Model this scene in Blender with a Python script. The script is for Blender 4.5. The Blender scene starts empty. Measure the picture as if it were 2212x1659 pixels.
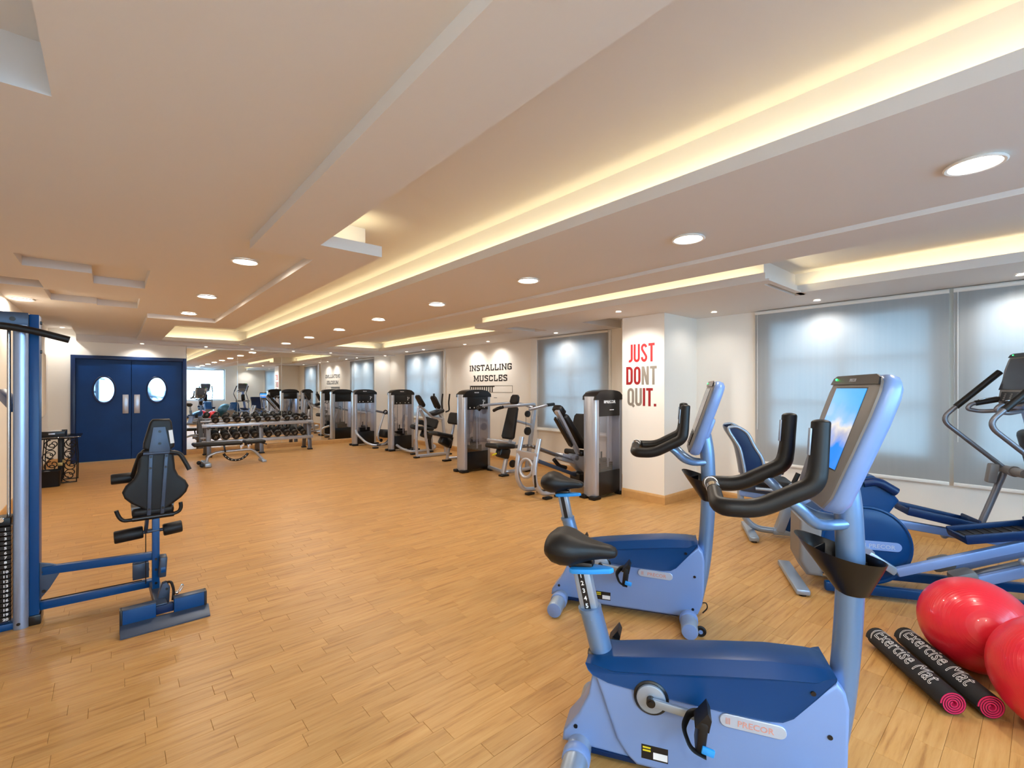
import bpy, bmesh, math, random
from mathutils import Vector, Matrix, Euler
random.seed(7)
C = bpy.context.scene.collection
SC = bpy.context.scene
PI = math.pi

# ---------------------------------------------------------------- camera
cam = bpy.data.cameras.new('camera')
camo = bpy.data.objects.new('camera', cam); C.objects.link(camo)
cam.sensor_fit = 'HORIZONTAL'; cam.sensor_width = 36.0
cam.lens = 36.0 * 1000 / 2212
cam.shift_y = 10.0 / 2212
cam.clip_start = .05
YAW = math.atan2(862, 1000)
camo.location = (0, 0, 1.45)
camo.rotation_euler = (PI / 2, 0, -YAW)
SC.camera = camo

# ---------------------------------------------------------------- world, exposure
w = bpy.data.worlds.new('sky'); SC.world = w; w.use_nodes = True
_bg = w.node_tree.nodes['Background']
_bg.inputs['Color'].default_value = (.42, .72, 1.0, 1)
_bg.inputs['Strength'].default_value = 8.5
vs = SC.view_settings
vs.view_transform = 'Standard'; vs.look = 'None'; vs.gamma = 1; vs.use_curve_mapping = False
vs.exposure = 0.60
P_DOWN, P_WASH, P_COVE = 8.6, 22.0, 1.0     # watts: down lights, wall washers, cove strips per metre
WARM = (1.0, .89, .74); COOLW = (1.0, .96, .91); COVE = (1.0, .84, .48)

# ---------------------------------------------------------------- helpers
def lin(c):
    return tuple((x / 255 / 12.92) if x / 255 <= .04045 else ((x / 255 + .055) / 1.055) ** 2.4 for x in c)

def nmat(name):
    m = bpy.data.materials.new(name); m.use_nodes = True
    return m, m.node_tree, m.node_tree.nodes['Principled BSDF']

def mat(name, rgb, rough=.5, metal=0, spec=.5, coat=0, var=.05, scale=6, bump=0, bscale=60):
    """painted / moulded surface: base colour with a little noise, optional fine relief"""
    m, nt, b = nmat(name)
    c = lin(rgb)
    tc = nt.nodes.new('ShaderNodeTexCoord')
    n = nt.nodes.new('ShaderNodeTexNoise'); n.inputs['Scale'].default_value = scale
    nt.links.new(tc.outputs['Object'], n.inputs['Vector'])
    mx = nt.nodes.new('ShaderNodeMix'); mx.data_type = 'RGBA'
    mx.inputs[6].default_value = (*[x * (1 - var) for x in c], 1)
    mx.inputs[7].default_value = (*[min(1, x * (1 + var)) for x in c], 1)
    nt.links.new(n.outputs['Fac'], mx.inputs[0]); nt.links.new(mx.outputs[2], b.inputs['Base Color'])
    b.inputs['Roughness'].default_value = rough; b.inputs['Metallic'].default_value = metal
    b.inputs['Specular IOR Level'].default_value = spec; b.inputs['Coat Weight'].default_value = coat
    if bump:
        n2 = nt.nodes.new('ShaderNodeTexNoise'); n2.inputs['Scale'].default_value = bscale
        nt.links.new(tc.outputs['Object'], n2.inputs['Vector'])
        bp = nt.nodes.new('ShaderNodeBump'); bp.inputs['Strength'].default_value = bump
        bp.inputs['Distance'].default_value = .002
        nt.links.new(n2.outputs['Fac'], bp.inputs['Height']); nt.links.new(bp.outputs[0], b.inputs['Normal'])
    return m

def emit(name, rgb, strength):
    m, nt, b = nmat(name)
    b.inputs['Base Color'].default_value = (0, 0, 0, 1)
    b.inputs['Emission Color'].default_value = (*lin(rgb), 1)
    b.inputs['Emission Strength'].default_value = strength
    return m

def rotm(r):
    if r is None: return Matrix.Identity(3)
    if isinstance(r, Matrix): return r.to_3x3()
    return Euler(r).to_matrix()

def axis_m(d):
    return Vector(d).normalized().to_track_quat('Z', 'Y').to_matrix()

def fillet(pts, r, n=5):
    """polyline with rounded corners"""
    P = [Vector(p) for p in pts]
    out = [P[0]]
    for i in range(1, len(P) - 1):
        a, b, c = P[i - 1], P[i], P[i + 1]
        u, v = a - b, c - b
        k = min(r, u.length * .48, v.length * .48)
        s, e = b + u.normalized() * k, b + v.normalized() * k
        for j in range(n + 1):
            t = j / n
            out.append(s * (1 - t) ** 2 + b * 2 * t * (1 - t) + e * t ** 2)
    out.append(P[-1])
    return out

class MB:
    def __init__(s): s.bm = bmesh.new()
    def _merge(s, b):
        me = bpy.data.meshes.new('t'); b.to_mesh(me); b.free(); s.bm.from_mesh(me); bpy.data.meshes.remove(me)
        return s
    def box(s, c, size, rot=None, bev=0, seg=2, taper=None):
        b = bmesh.new(); bmesh.ops.create_cube(b, size=1)
        for v in b.verts:
            f = 1
            if taper and v.co.z > 0: f = taper
            v.co = Vector((v.co.x * size[0] * f, v.co.y * size[1] * f, v.co.z * size[2]))
        if bev: bmesh.ops.bevel(b, geom=b.edges[:], offset=min(bev, min(size) * .49), segments=seg, affect='EDGES', profile=.5)
        R = rotm(rot)
        for v in b.verts: v.co = R @ v.co + Vector(c)
        return s._merge(b)
    def beam(s, p0, p1, w, h, bev=.004, up=(0, 0, 1)):
        """rectangular bar from p0 to p1: w across, h along up"""
        p0, p1 = Vector(p0), Vector(p1); z = (p1 - p0)
        L = z.length; z.normalize(); u = Vector(up)
        if abs(z.dot(u)) > .98: u = Vector((0, 1, 0)) if abs(z.y) < .9 else Vector((1, 0, 0))
        x = u.cross(z).normalized(); y = z.cross(x)
        R = Matrix((x, y, z)).transposed()
        return s.box((p0 + p1) / 2, (w, h, L), R, bev, 2)
    def cyl(s, p0, p1, r, r2=None, n=16, bev=0):
        p0, p1 = Vector(p0), Vector(p1); d = p1 - p0
        b = bmesh.new()
        bmesh.ops.create_cone(b, cap_ends=True, segments=n, radius1=r, radius2=r if r2 is None else r2, depth=d.length)
        if bev:
            es = [e for e in b.edges if abs(e.verts[0].co.z - e.verts[1].co.z) < 1e-6]
            bmesh.ops.bevel(b, geom=es, offset=bev, segments=2, affect='EDGES', profile=.5)
        R = axis_m(d)
        for v in b.verts: v.co = R @ v.co + (p0 + p1) / 2
        return s._merge(b)
    def tube(s, pts, r, n=10, fil=0, closed=False, flat=1.0, up=(0, 0, 1), cap=True, fn=5):
        P = fillet(pts, fil, fn) if fil else [Vector(p) for p in pts]
        R = r if isinstance(r, (list, tuple)) else [r] * len(P)
        if len(R) != len(P): R = [R[0] + (R[-1] - R[0]) * i / (len(P) - 1) for i in range(len(P))]
        rings = []; prev = None
        N = len(P)
        for i, p in enumerate(P):
            if closed: t = P[(i + 1) % N] - P[i - 1]
            else: t = P[min(i + 1, N - 1)] - P[max(i - 1, 0)]
            t.normalize()
            if prev is None:
                u = Vector(up)
                if abs(u.dot(t)) > .95: u = Vector((0, 1, 0)) if abs(t.y) < .9 else Vector((1, 0, 0))
            else: u = prev
            x = (u - t * u.dot(t)).normalized(); y = t.cross(x); prev = x
            rings.append([s.bm.verts.new(p + (x * math.cos(2 * PI * k / n) + y * math.sin(2 * PI * k / n) * flat) * R[i]) for k in range(n)])
        for i in range(N if closed else N - 1):
            a, b = rings[i], rings[(i + 1) % N]
            for k in range(n): s.bm.faces.new((a[k], a[(k + 1) % n], b[(k + 1) % n], b[k]))
        if cap and not closed:
            s.bm.faces.new(rings[0][::-1]); s.bm.faces.new(rings[-1])
        return s
    def prism(s, out, y0, y1, plane='xz', bev=0, seg=2, M=None):
        """2-D outline extruded from y0 to y1 across its plane"""
        b = bmesh.new()
        def P(a, c, t): return {'xz': (a, t, c), 'xy': (a, c, t), 'yz': (t, a, c)}[plane]
        A = [b.verts.new(P(a, c, y0)) for a, c in out]; B = [b.verts.new(P(a, c, y1)) for a, c in out]
        n = len(out)
        fa = b.faces.new(A); fb = b.faces.new(B[::-1])
        for i in range(n): b.faces.new((A[i], B[i], B[(i + 1) % n], A[(i + 1) % n]))
        bmesh.ops.recalc_face_normals(b, faces=b.faces[:])
        if bev:
            es = list(set(fa.edges[:] + fb.edges[:]))
            bmesh.ops.bevel(b, geom=es, offset=bev, segments=seg, affect='EDGES', profile=.6)
        if M is not None:
            for v in b.verts: v.co = M @ v.co
        return s._merge(b)
    def sph(s, c, r, rot=None, u=20, v=12):
        b = bmesh.new(); bmesh.ops.create_uvsphere(b, u_segments=u, v_segments=v, radius=1)
        R = rotm(rot)
        if not hasattr(r, '__len__'): r = (r, r, r)
        for q in b.verts: q.co = R @ Vector((q.co.x * r[0], q.co.y * r[1], q.co.z * r[2])) + Vector(c)
        return s._merge(b)
    def torus(s, c, R, r, axis=(0, 0, 1), n=24, m=8, a0=0, a1=2 * PI):
        M = axis_m(axis); full = abs(a1 - a0 - 2 * PI) < 1e-3
        k = n if full else n + 1
        pts = [M @ Vector((math.cos(a0 + (a1 - a0) * i / n) * R, math.sin(a0 + (a1 - a0) * i / n) * R, 0)) + Vector(c) for i in range(k)]
        return s.tube(pts, r, m, closed=full, up=tuple(M @ Vector((0, 0, 1))))
    def lathe(s, prof, c=(0, 0, 0), axis=(0, 0, 1), n=24):
        M = axis_m(axis); rings = []
        for r, z in prof:
            if r < 1e-5: rings.append([s.bm.verts.new(M @ Vector((0, 0, z)) + Vector(c))])
            else: rings.append([s.bm.verts.new(M @ Vector((r * math.cos(2 * PI * k / n), r * math.sin(2 * PI * k / n), z)) + Vector(c)) for k in range(n)])
        for a, b in zip(rings, rings[1:]):
            for k in range(n):
                q = []
                for v in (a[k % len(a)], a[(k + 1) % len(a)], b[(k + 1) % len(b)], b[k % len(b)]):
                    if v not in q: q.append(v)
                if len(q) > 2: s.bm.faces.new(q)
        return s
    def loft(s, rings, cap=True, closed_u=True):
        """skin a list of equal-length rings of points"""
        V = [[s.bm.verts.new(p) for p in r] for r in rings]; n = len(V[0])
        for a, b in zip(V, V[1:]):
            for k in range(n if closed_u else n - 1): s.bm.faces.new((a[k], a[(k + 1) % n], b[(k + 1) % n], b[k]))
        if cap: s.bm.faces.new(V[0][::-1]); s.bm.faces.new(V[-1])
        return s
    def quad(s, *p):
        s.bm.faces.new([s.bm.verts.new(q) for q in p]); return s
    def xf(s, M):
        for v in s.bm.verts: v.co = M @ v.co
        return s
    def build(s, name, m, parent=None, ang=38, norm=True):
        if norm: bmesh.ops.recalc_face_normals(s.bm, faces=s.bm.faces[:])
        me = bpy.data.meshes.new(name); s.bm.to_mesh(me); s.bm.free()
        me.materials.append(m)
        if ang:
            me.shade_smooth(); me.set_sharp_from_angle(angle=math.radians(ang))
        return link(name, me, parent)

def link(name, data, parent=None):
    o = bpy.data.objects.new(name, data); C.objects.link(o)
    if parent is not None: o.parent = parent
    return o

def tag(o, label=None, cat=None, group=None, kind=None):
    if label: o['label'] = label
    if cat: o['category'] = cat
    if group: o['group'] = group
    if kind: o['kind'] = kind
    return o

def thing(name, label, cat, loc=(0, 0, 0), rz=0, group=None):
    o = bpy.data.objects.new(name, None); C.objects.link(o)
    o.empty_display_size = .1
    o.location = loc; o.rotation_euler = (0, 0, rz)
    return tag(o, label, cat, group)

def struct(name, mb, m, parent=None, ang=0):
    o = mb.build(name, m, parent, ang)
    if parent is None: o['kind'] = 'structure'
    return o

def dup(root, loc, rz, label=None, group=None):
    r = root.copy(); C.objects.link(r); r.location = loc; r.rotation_euler = (0, 0, rz)
    if label: r['label'] = label
    if group: r['group'] = group
    for ch in list(root.children):
        c = ch.copy(); C.objects.link(c); c.parent = r
        for g in ch.children:
            d = g.copy(); C.objects.link(d); d.parent = c
    return r

def text(s, size, M, m, parent, name='lettering', bold=0, sx=1.0, align='CENTER', depth=.0015, spacing=1.0, shear=0):
    """flat lettering: mesh in the XY plane of M, baseline at its origin"""
    cu = bpy.data.curves.new('t', 'FONT'); cu.body = s; cu.size = size; cu.align_x = align
    cu.offset = bold; cu.extrude = depth; cu.resolution_u = 2; cu.space_character = spacing; cu.shear = shear
    o = bpy.data.objects.new('t', cu)
    me = bpy.data.meshes.new_from_object(o)
    bpy.data.objects.remove(o); bpy.data.curves.remove(cu)
    me.transform(M @ Matrix.Diagonal((sx, 1, 1, 1)))
    me.materials.clear(); me.materials.append(m)
    return link(name, me, parent)

def frame(o, x, y):
    """4x4 matrix with origin o, text direction x and up direction y"""
    x = Vector(x).normalized(); y = Vector(y).normalized(); z = x.cross(y).normalized(); y = z.cross(x)
    M = Matrix((x, y, z)).transposed().to_4x4(); M.translation = Vector(o); return M

def lamp(name, kind, loc, power, color, parent=None, rot=(0, 0, 0), **k):
    l = bpy.data.lights.new(name, kind); l.energy = power; l.color = color
    for a, v in k.items(): setattr(l, a, v)
    o = link(name, l, parent); o.location = loc; o.rotation_euler = rot
    return o
# ---------------------------------------------------------------- materials
M = {}
M['wall'] = mat('wall_paint', (244, 239, 229), .75, var=.01, scale=2, bump=.05, bscale=180)
M['ceil'] = mat('ceiling_paint', (222, 217, 212), .85, var=.01, scale=1.5)
M['trimw'] = mat('white_trim_paint', (238, 236, 230), .45, var=.01)
M['skirt'] = mat('oak_skirting', (206, 158, 98), .4, var=.12, scale=14)
M['door'] = mat('navy_stained_wood', (0, 52, 112), .42, spec=.25, var=.35, scale=2.2)
M['doorframe'] = mat('navy_frame_wood', (10, 40, 84), .35, var=.2, scale=4)
M['silverp'] = mat('silver_blue_paint', (112, 142, 182), .3, metal=.5, var=.015, scale=3)
M['silver'] = mat('silver_blue_plastic', (124, 152, 204), .34, metal=.1, var=.015, scale=3)
M['silverm'] = mat('silver_paint', (160, 176, 196), .34, metal=.55, var=.03, scale=5)
M['grey'] = mat('warm_grey_plastic', (118, 116, 116), .42, var=.03)
M['navy'] = mat('navy_plastic', (0, 56, 108), .36, spec=.3, var=.06, scale=3)
M['navyd'] = mat('dark_navy_plastic', (2, 36, 80), .38, spec=.3, var=.06, scale=3)
M['rubber'] = mat('black_rubber', (13, 13, 15), .46, spec=.4, var=.1, scale=20)
M['vinyl'] = mat('black_vinyl', (17, 17, 19), .5, spec=.4, var=.1, scale=15, bump=.15, bscale=300)
M['black'] = mat('black_plastic', (14, 14, 17), .3, var=.08, scale=10)
M['chrome'] = mat('chrome', (214, 214, 216), .12, metal=1, var=.02)
M['steel'] = mat('silver_steel_paint', (182, 187, 198), .3, metal=.6, var=.03, scale=8)
M['steeld'] = mat('graphite_steel_paint', (112, 114, 122), .36, metal=.6, var=.05, scale=8)
M['bluesteel'] = mat('blue_grey_steel_paint', (0, 68, 126), .36, spec=.35, var=.08, scale=5)
M['bluegrey'] = mat('slate_steel_paint', (62, 74, 94), .38, metal=.3, var=.08, scale=5)
M['alu'] = mat('brushed_aluminium', (158, 176, 206), .32, metal=.7, var=.04, scale=9)
M['iron'] = mat('wrought_iron', (16, 15, 16), .45, metal=.4, var=.1, scale=30)
M['cyan'] = mat('light_blue_plastic', (40, 150, 235), .35, var=.02)
M['white'] = mat('white_print', (240, 240, 240), .5, var=.01)
M['label'] = mat('label_black', (16, 18, 22), .4, var=.02)
M['yellow'] = mat('label_yellow', (220, 200, 40), .5, var=.02)
M['brass'] = mat('aged_brass', (170, 148, 92), .4, metal=.6)
M['badge'] = mat('badge_silver', (190, 202, 222), .3, metal=.35, var=.03)
M['badgetx'] = mat('badge_print', (206, 150, 140), .4, var=.02)
M['red'] = mat('red_print', (186, 34, 36), .6, var=.04)
M['redd'] = mat('dark_red_print', (150, 22, 28), .6, var=.04)
M['taupe'] = mat('taupe_print', (140, 130, 118), .6, var=.03)
M['ink'] = mat('black_print', (36, 32, 32), .6, var=.03)
M['mat'] = mat('black_foam', (18, 19, 24), .75, var=.15, scale=40, bump=.3, bscale=400)
M['pink'] = mat('pink_foam', (214, 36, 92), .7, var=.08, scale=20)
M['teal'] = mat('teal_ball', (44, 88, 104), .4, var=.06)
M['lens'] = emit('lamp_lens', (255, 246, 232), 14)
M['led'] = emit('green_led', (40, 255, 90), 6)
M['frame'] = mat('window_frame_paint', (196, 204, 212), .5, var=.02)
M['ground'] = mat('outside_paving', (170, 172, 176), .8, var=.1)

# ball: glossy red rubber with concentric ridges
def ball_mat(name, rgb):
    m, nt, b = nmat(name); b.inputs['Base Color'].default_value = (*lin(rgb), 1)
    b.inputs['Roughness'].default_value = .28; b.inputs['Coat Weight'].default_value = .2
    tc = nt.nodes.new('ShaderNodeTexCoord'); sx = nt.nodes.new('ShaderNodeSeparateXYZ')
    nt.links.new(tc.outputs['Object'], sx.inputs[0])
    k = nt.nodes.new('ShaderNodeMath'); k.operation = 'MULTIPLY'; k.inputs[1].default_value = 330
    nt.links.new(sx.outputs['Z'], k.inputs[0])
    sn = nt.nodes.new('ShaderNodeMath'); sn.operation = 'SINE'; nt.links.new(k.outputs[0], sn.inputs[0])
    p = nt.nodes.new('ShaderNodeMath'); p.operation = 'POWER'; p.inputs[1].default_value = 12
    ab = nt.nodes.new('ShaderNodeMath'); ab.operation = 'ABSOLUTE'; nt.links.new(sn.outputs[0], ab.inputs[0]); nt.links.new(ab.outputs[0], p.inputs[0])
    bp = nt.nodes.new('ShaderNodeBump'); bp.inputs['Strength'].default_value = .16; bp.inputs['Distance'].default_value = .002
    nt.links.new(p.outputs[0], bp.inputs['Height']); nt.links.new(bp.outputs[0], b.inputs['Normal'])
    return m
M['ballred'] = ball_mat('red_ball_rubber', (222, 36, 52))

# oak planks: tone per plank, grain along x
def plank_mat():
    m, nt, b = nmat('oak_planks'); N = nt.nodes; L = nt.links
    oi = N.new('ShaderNodeObjectInfo'); ge = N.new('ShaderNodeNewGeometry')
    ad = N.new('ShaderNodeMath'); L.new(oi.outputs['Random'], ad.inputs[0]); L.new(ge.outputs['Random Per Island'], ad.inputs[1])
    fr = N.new('ShaderNodeMath'); fr.operation = 'FRACT'; L.new(ad.outputs[0], fr.inputs[0])
    mp = N.new('ShaderNodeMapping'); mp.inputs['Scale'].default_value = (2.2, 26, 1)
    L.new(ge.outputs['Position'], mp.inputs['Vector'])
    sh = N.new('ShaderNodeVectorMath'); L.new(mp.outputs[0], sh.inputs[0])
    cb = N.new('ShaderNodeCombineXYZ'); ml = N.new('ShaderNodeMath'); ml.operation = 'MULTIPLY'; ml.inputs[1].default_value = 37
    L.new(fr.outputs[0], ml.inputs[0]); L.new(ml.outputs[0], cb.inputs[0]); L.new(ml.outputs[0], cb.inputs[2]); L.new(cb.outputs[0], sh.inputs[1])
    n1 = N.new('ShaderNodeTexNoise'); n1.inputs['Scale'].default_value = 1.6; n1.inputs['Detail'].default_value = 5; n1.inputs['Roughness'].default_value = .6
    L.new(sh.outputs[0], n1.inputs['Vector'])
    cr = N.new('ShaderNodeValToRGB')
    e = cr.color_ramp.elements
    e[0].position = .22; e[0].color = (*lin((150, 101, 50)), 1)
    e[1].position = .75; e[1].color = (*lin((202, 157, 98)), 1)
    q = cr.color_ramp.elements.new(.45); q.color = (*lin((188, 140, 80)), 1)
    L.new(n1.outputs['Fac'], cr.inputs[0])
    hs = N.new('ShaderNodeHueSaturation')
    mr = N.new('ShaderNodeMapRange'); mr.inputs[3].default_value = .93; mr.inputs[4].default_value = 1.08
    L.new(fr.outputs[0], mr.inputs[0]); L.new(mr.outputs[0], hs.inputs['Value'])
    L.new(cr.outputs[0], hs.inputs['Color']); L.new(hs.outputs[0], b.inputs['Base Color'])
    b.inputs['Roughness'].default_value = .38; b.inputs['Specular IOR Level'].default_value = .4
    bp = N.new('ShaderNodeBump'); bp.inputs['Strength'].default_value = .06; bp.inputs['Distance'].default_value = .002
    L.new(n1.outputs['Fac'], bp.inputs['Height']); L.new(bp.outputs[0], b.inputs['Normal'])
    return m
M['plank'] = plank_mat()
M['joint'] = mat('floor_joint', (150, 106, 60), .7)

# roller blind: thin woven cloth that lets daylight through
def blind_mat():
    m, nt, b = nmat('blind_cloth'); N = nt.nodes; L = nt.links
    out = N['Material Output']; N.remove(b)
    d = N.new('ShaderNodeBsdfDiffuse'); d.inputs[0].default_value = (.80, .80, .78, 1)
    t = N.new('ShaderNodeBsdfTranslucent'); t.inputs[0].default_value = (.42, .43, .43, 1)
    tc = N.new('ShaderNodeTexCoord'); mp = N.new('ShaderNodeMapping'); mp.inputs['Scale'].default_value = (30, 30, .6)
    L.new(tc.outputs['Object'], mp.inputs[0])
    n = N.new('ShaderNodeTexNoise'); n.inputs['Scale'].default_value = 1; L.new(mp.outputs[0], n.inputs['Vector'])
    mr = N.new('ShaderNodeMapRange'); mr.inputs[3].default_value = .52; mr.inputs[4].default_value = .66; L.new(n.outputs['Fac'], mr.inputs[0])
    mx = N.new('ShaderNodeMixShader'); L.new(mr.outputs[0], mx.inputs[0]); L.new(d.outputs[0], mx.inputs[1]); L.new(t.outputs[0], mx.inputs[2])
    L.new(mx.outputs[0], out.inputs[0])
    return m
M['blind'] = blind_mat()

def glass_mat(name, tint, refl=.08):
    m, nt, b = nmat(name); N = nt.nodes; L = nt.links; out = N['Material Output']; N.remove(b)
    t = N.new('ShaderNodeBsdfTransparent'); t.inputs[0].default_value = (*tint, 1)
    g = N.new('ShaderNodeBsdfGlossy'); g.inputs['Roughness'].default_value = .03
    mx = N.new('ShaderNodeMixShader'); mx.inputs[0].default_value = refl
    L.new(t.outputs[0], mx.inputs[1]); L.new(g.outputs[0], mx.inputs[2]); L.new(mx.outputs[0], out.inputs[0])
    return m
M['glass'] = glass_mat('clear_glass', (.95, .97, .98), .06)
M['acryl'] = glass_mat('clear_acrylic', (.90, .90, .93), .10)
def mirror_mat():
    m, nt, b = nmat('mirror_silver'); b.inputs['Base Color'].default_value = (.88, .90, .89, 1)
    b.inputs['Metallic'].default_value = 1; b.inputs['Roughness'].default_value = 0
    return m
M['mirror'] = mirror_mat()

# console screen showing a soft blue picture
def screen_mat():
    m, nt, b = nmat('lit_screen'); N = nt.nodes; L = nt.links
    b.inputs['Base Color'].default_value = (.01, .01, .015, 1); b.inputs['Roughness'].default_value = .15
    tc = N.new('ShaderNodeTexCoord')
    sp = N.new('ShaderNodeSeparateXYZ'); L.new(tc.outputs['Generated'], sp.inputs[0])
    n = N.new('ShaderNodeTexNoise'); n.inputs['Scale'].default_value = 3.2; n.inputs['Detail'].default_value = 3; L.new(tc.outputs['Generated'], n.inputs['Vector'])
    ad = N.new('ShaderNodeMath'); ad.operation = 'MULTIPLY_ADD'; ad.inputs[1].default_value = .35
    L.new(n.outputs['Fac'], ad.inputs[0]); L.new(sp.outputs['Z'], ad.inputs[2])
    cr = N.new('ShaderNodeValToRGB'); e = cr.color_ramp.elements
    e[0].position = .1; e[0].color = (*lin((30, 120, 225)), 1); e[1].position = 1.15; e[1].color = (*lin((60, 160, 250)), 1)
    for p, c in ((.42, (40, 130, 230)), (.55, (170, 170, 190)), (.64, (215, 205, 190)), (.76, (130, 175, 235)), (.95, (70, 160, 245))):
        q = e.new(p); q.color = (*lin(c), 1)
    L.new(ad.outputs[0], cr.inputs[0]); L.new(cr.outputs[0], b.inputs['Emission Color'])
    b.inputs['Emission Strength'].default_value = .9
    return m
M['screen'] = screen_mat()
M['screenoff'] = mat('idle_screen', (58, 64, 76), .18, var=.05)
M['ovalglass'] = glass_mat('oval_pane_glass', (.30, .62, .9), .45)
M['tabletglass'] = glass_mat('dark_glass_top', (.35, .36, .38), .25)
# ---------------------------------------------------------------- room shell
XL, XR, YB, YF = -.93, 6.03, -2.2, 12.35
ZC, ZM, ZL = 2.40, 2.43, 2.49
# floor: slab, then oak planks laid across the room (300 nearest as single planks, the rest as one)
floor = struct('floor', MB().box(((XL + XR) / 2, (YB + YF) / 2, -.06), (XR - XL + .4, YF - YB + .4, .108)), M['joint'])
PW, PT = .0885, .0065
def plank_bm(mb, x0, x1, y0, y1):
    g = .0004; c = .0010
    z0, z1 = -PT, 0
    b = mb.bm
    lo = [b.verts.new(p) for p in ((x0 + g, y0 + g, z0), (x1 - g, y0 + g, z0), (x1 - g, y1 - g, z0), (x0 + g, y1 - g, z0))]
    mi = [b.verts.new((v.co.x, v.co.y, z1 - c)) for v in lo]
    hi = [b.verts.new(p) for p in ((x0 + g + c, y0 + g + c, z1), (x1 - g - c, y0 + g + c, z1), (x1 - g - c, y1 - g - c, z1), (x0 + g + c, y1 - g - c, z1))]
    for A, B in ((lo, mi), (mi, hi)):
        for k in range(4): b.faces.new((A[k], A[(k + 1) % 4], B[(k + 1) % 4], B[k]))
    b.faces.new(hi)
LENS = (.26, .33, .40, .47)
proto = {}
for l in LENS:
    mb = MB(); plank_bm(mb, 0, l, 0, PW)
    me = bpy.data.meshes.new('plank'); bmesh.ops.recalc_face_normals(mb.bm, faces=mb.bm.faces[:]); mb.bm.to_mesh(me); mb.bm.free()
    me.materials.append(M['plank']); proto[l] = me
cells = []
rp = random.Random(3)
y = YB
while y < YF - .01:
    x = XL - rp.random() * .4
    while x < XR:
        l = rp.choice(LENS); cells.append((x, y, l)); x += l
    y += PW
fwv = Vector((math.sin(YAW), math.cos(YAW)))
rtv = Vector((math.cos(YAW), -math.sin(YAW)))
def seen_size(c):
    p = Vector((c[0] + c[2] / 2, c[1] + PW / 2)); d = p.dot(fwv)
    if d < 1.55: return 0
    u = 1106 + 1000 * p.dot(rtv) / d
    return 1 / d ** 3 if -60 < u < 2270 else 0
cells.sort(key=seen_size, reverse=True)
for c in cells[:300]:
    if c[0] < XL or c[0] + c[2] > XR: continue
    o = link('plank', proto[c[2]], floor); o.location = (c[0], c[1], 0)
rest = MB()
for i, c in enumerate(cells):
    if i < 300 and not (c[0] < XL or c[0] + c[2] > XR): continue
    plank_bm(rest, max(c[0], XL), min(c[0] + c[2], XR), c[1], min(c[1] + PW, YF))
o = rest.build('plank_field', M['plank'], floor, 0); o['kind'] = 'stuff'

# ceiling: stepped plaster, heights by region (later rows override)
REG = [(-9, 99, -9, 99, ZL),
       (.727, 99, -9, 3.66, ZM), (1.155, 99, 3.66, 8.13, ZM), (.36, 99, 8.13, 99, ZM),
       (3.36, 99, -9, 99, ZC), (-9, 99, 12.05, 99, 2.37),
       # big tray with the cove light
       (1.073, 2.25, -9, 3.25, 2.72), (1.073, 2.25, 3.25, 3.55, 2.72), (1.52, 2.25, 3.25, 8.77, 2.72), (.74, 2.25, 8.77, 11.8, 2.72),
       # window side tray
       (3.76, 5.30, -9, 1.70, 2.62), (3.76, 4.50, 1.60, 5.95, 2.62), (3.76, 5.30, 5.95, 11.35, 2.62),
       # small recesses
       (-.62, -.165, -2.0, 2.32, 2.67),  # unseen near end drawn out so daylight reaches the far face
       (-.58, -.145, 5.17, 5.64, 2.565), (-.145, .25, 5.17, 6.15, 2.565),
       (-.93, -.54, 6.32, 6.76, 2.565), (-.55, -.15, 6.85, 7.62, 2.565), (-.15, .24, 6.85, 7.72, 2.565),
       (-.93, -.53, 9.3, 99, 2.60),
       (5.09, 6.03, 3.80, 4.38, 2.52), (4.69, 5.35, 5.33, 5.62, 2.47)]
xs = sorted({XL, XR} | {r[k] for r in REG for k in (0, 1) if XL < r[k] < XR})
ys = sorted({YB, YF} | {r[k] for r in REG for k in (2, 3) if YB < r[k] < YF})
def ceil_h(x, y):
    h = ZC
    for r in REG:
        if r[0] < x < r[1] and r[2] < y < r[3]: h = r[4]
    return h
mb = MB(); H = {}
for i in range(len(xs) - 1):
    for j in range(len(ys) - 1):
        h = ceil_h((xs[i] + xs[i + 1]) / 2, (ys[j] + ys[j + 1]) / 2); H[i, j] = h
        mb.quad((xs[i], ys[j], h), (xs[i], ys[j + 1], h), (xs[i + 1], ys[j + 1], h), (xs[i + 1], ys[j], h))
        for di, dj in ((-1, 0), (0, -1)):
            g = H.get((i + di, j + dj))
            if g is not None and abs(g - h) > 1e-4:
                if di: mb.quad((xs[i], ys[j], h), (xs[i], ys[j], g), (xs[i], ys[j + 1], g), (xs[i], ys[j + 1], h))
                else: mb.quad((xs[i], ys[j], h), (xs[i + 1], ys[j], h), (xs[i + 1], ys[j], g), (xs[i], ys[j], g))
# closed above so that no daylight leaks through
mb.box(((XL + XR) / 2, (YB + YF) / 2, 2.9), (XR - XL + .6, YF - YB + .6, .1))
bmesh.ops.remove_doubles(mb.bm, verts=mb.bm.verts[:], dist=1e-5)
o = mb.build('ceiling', M['ceil'], None, 0, False); o['kind'] = 'structure'

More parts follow.
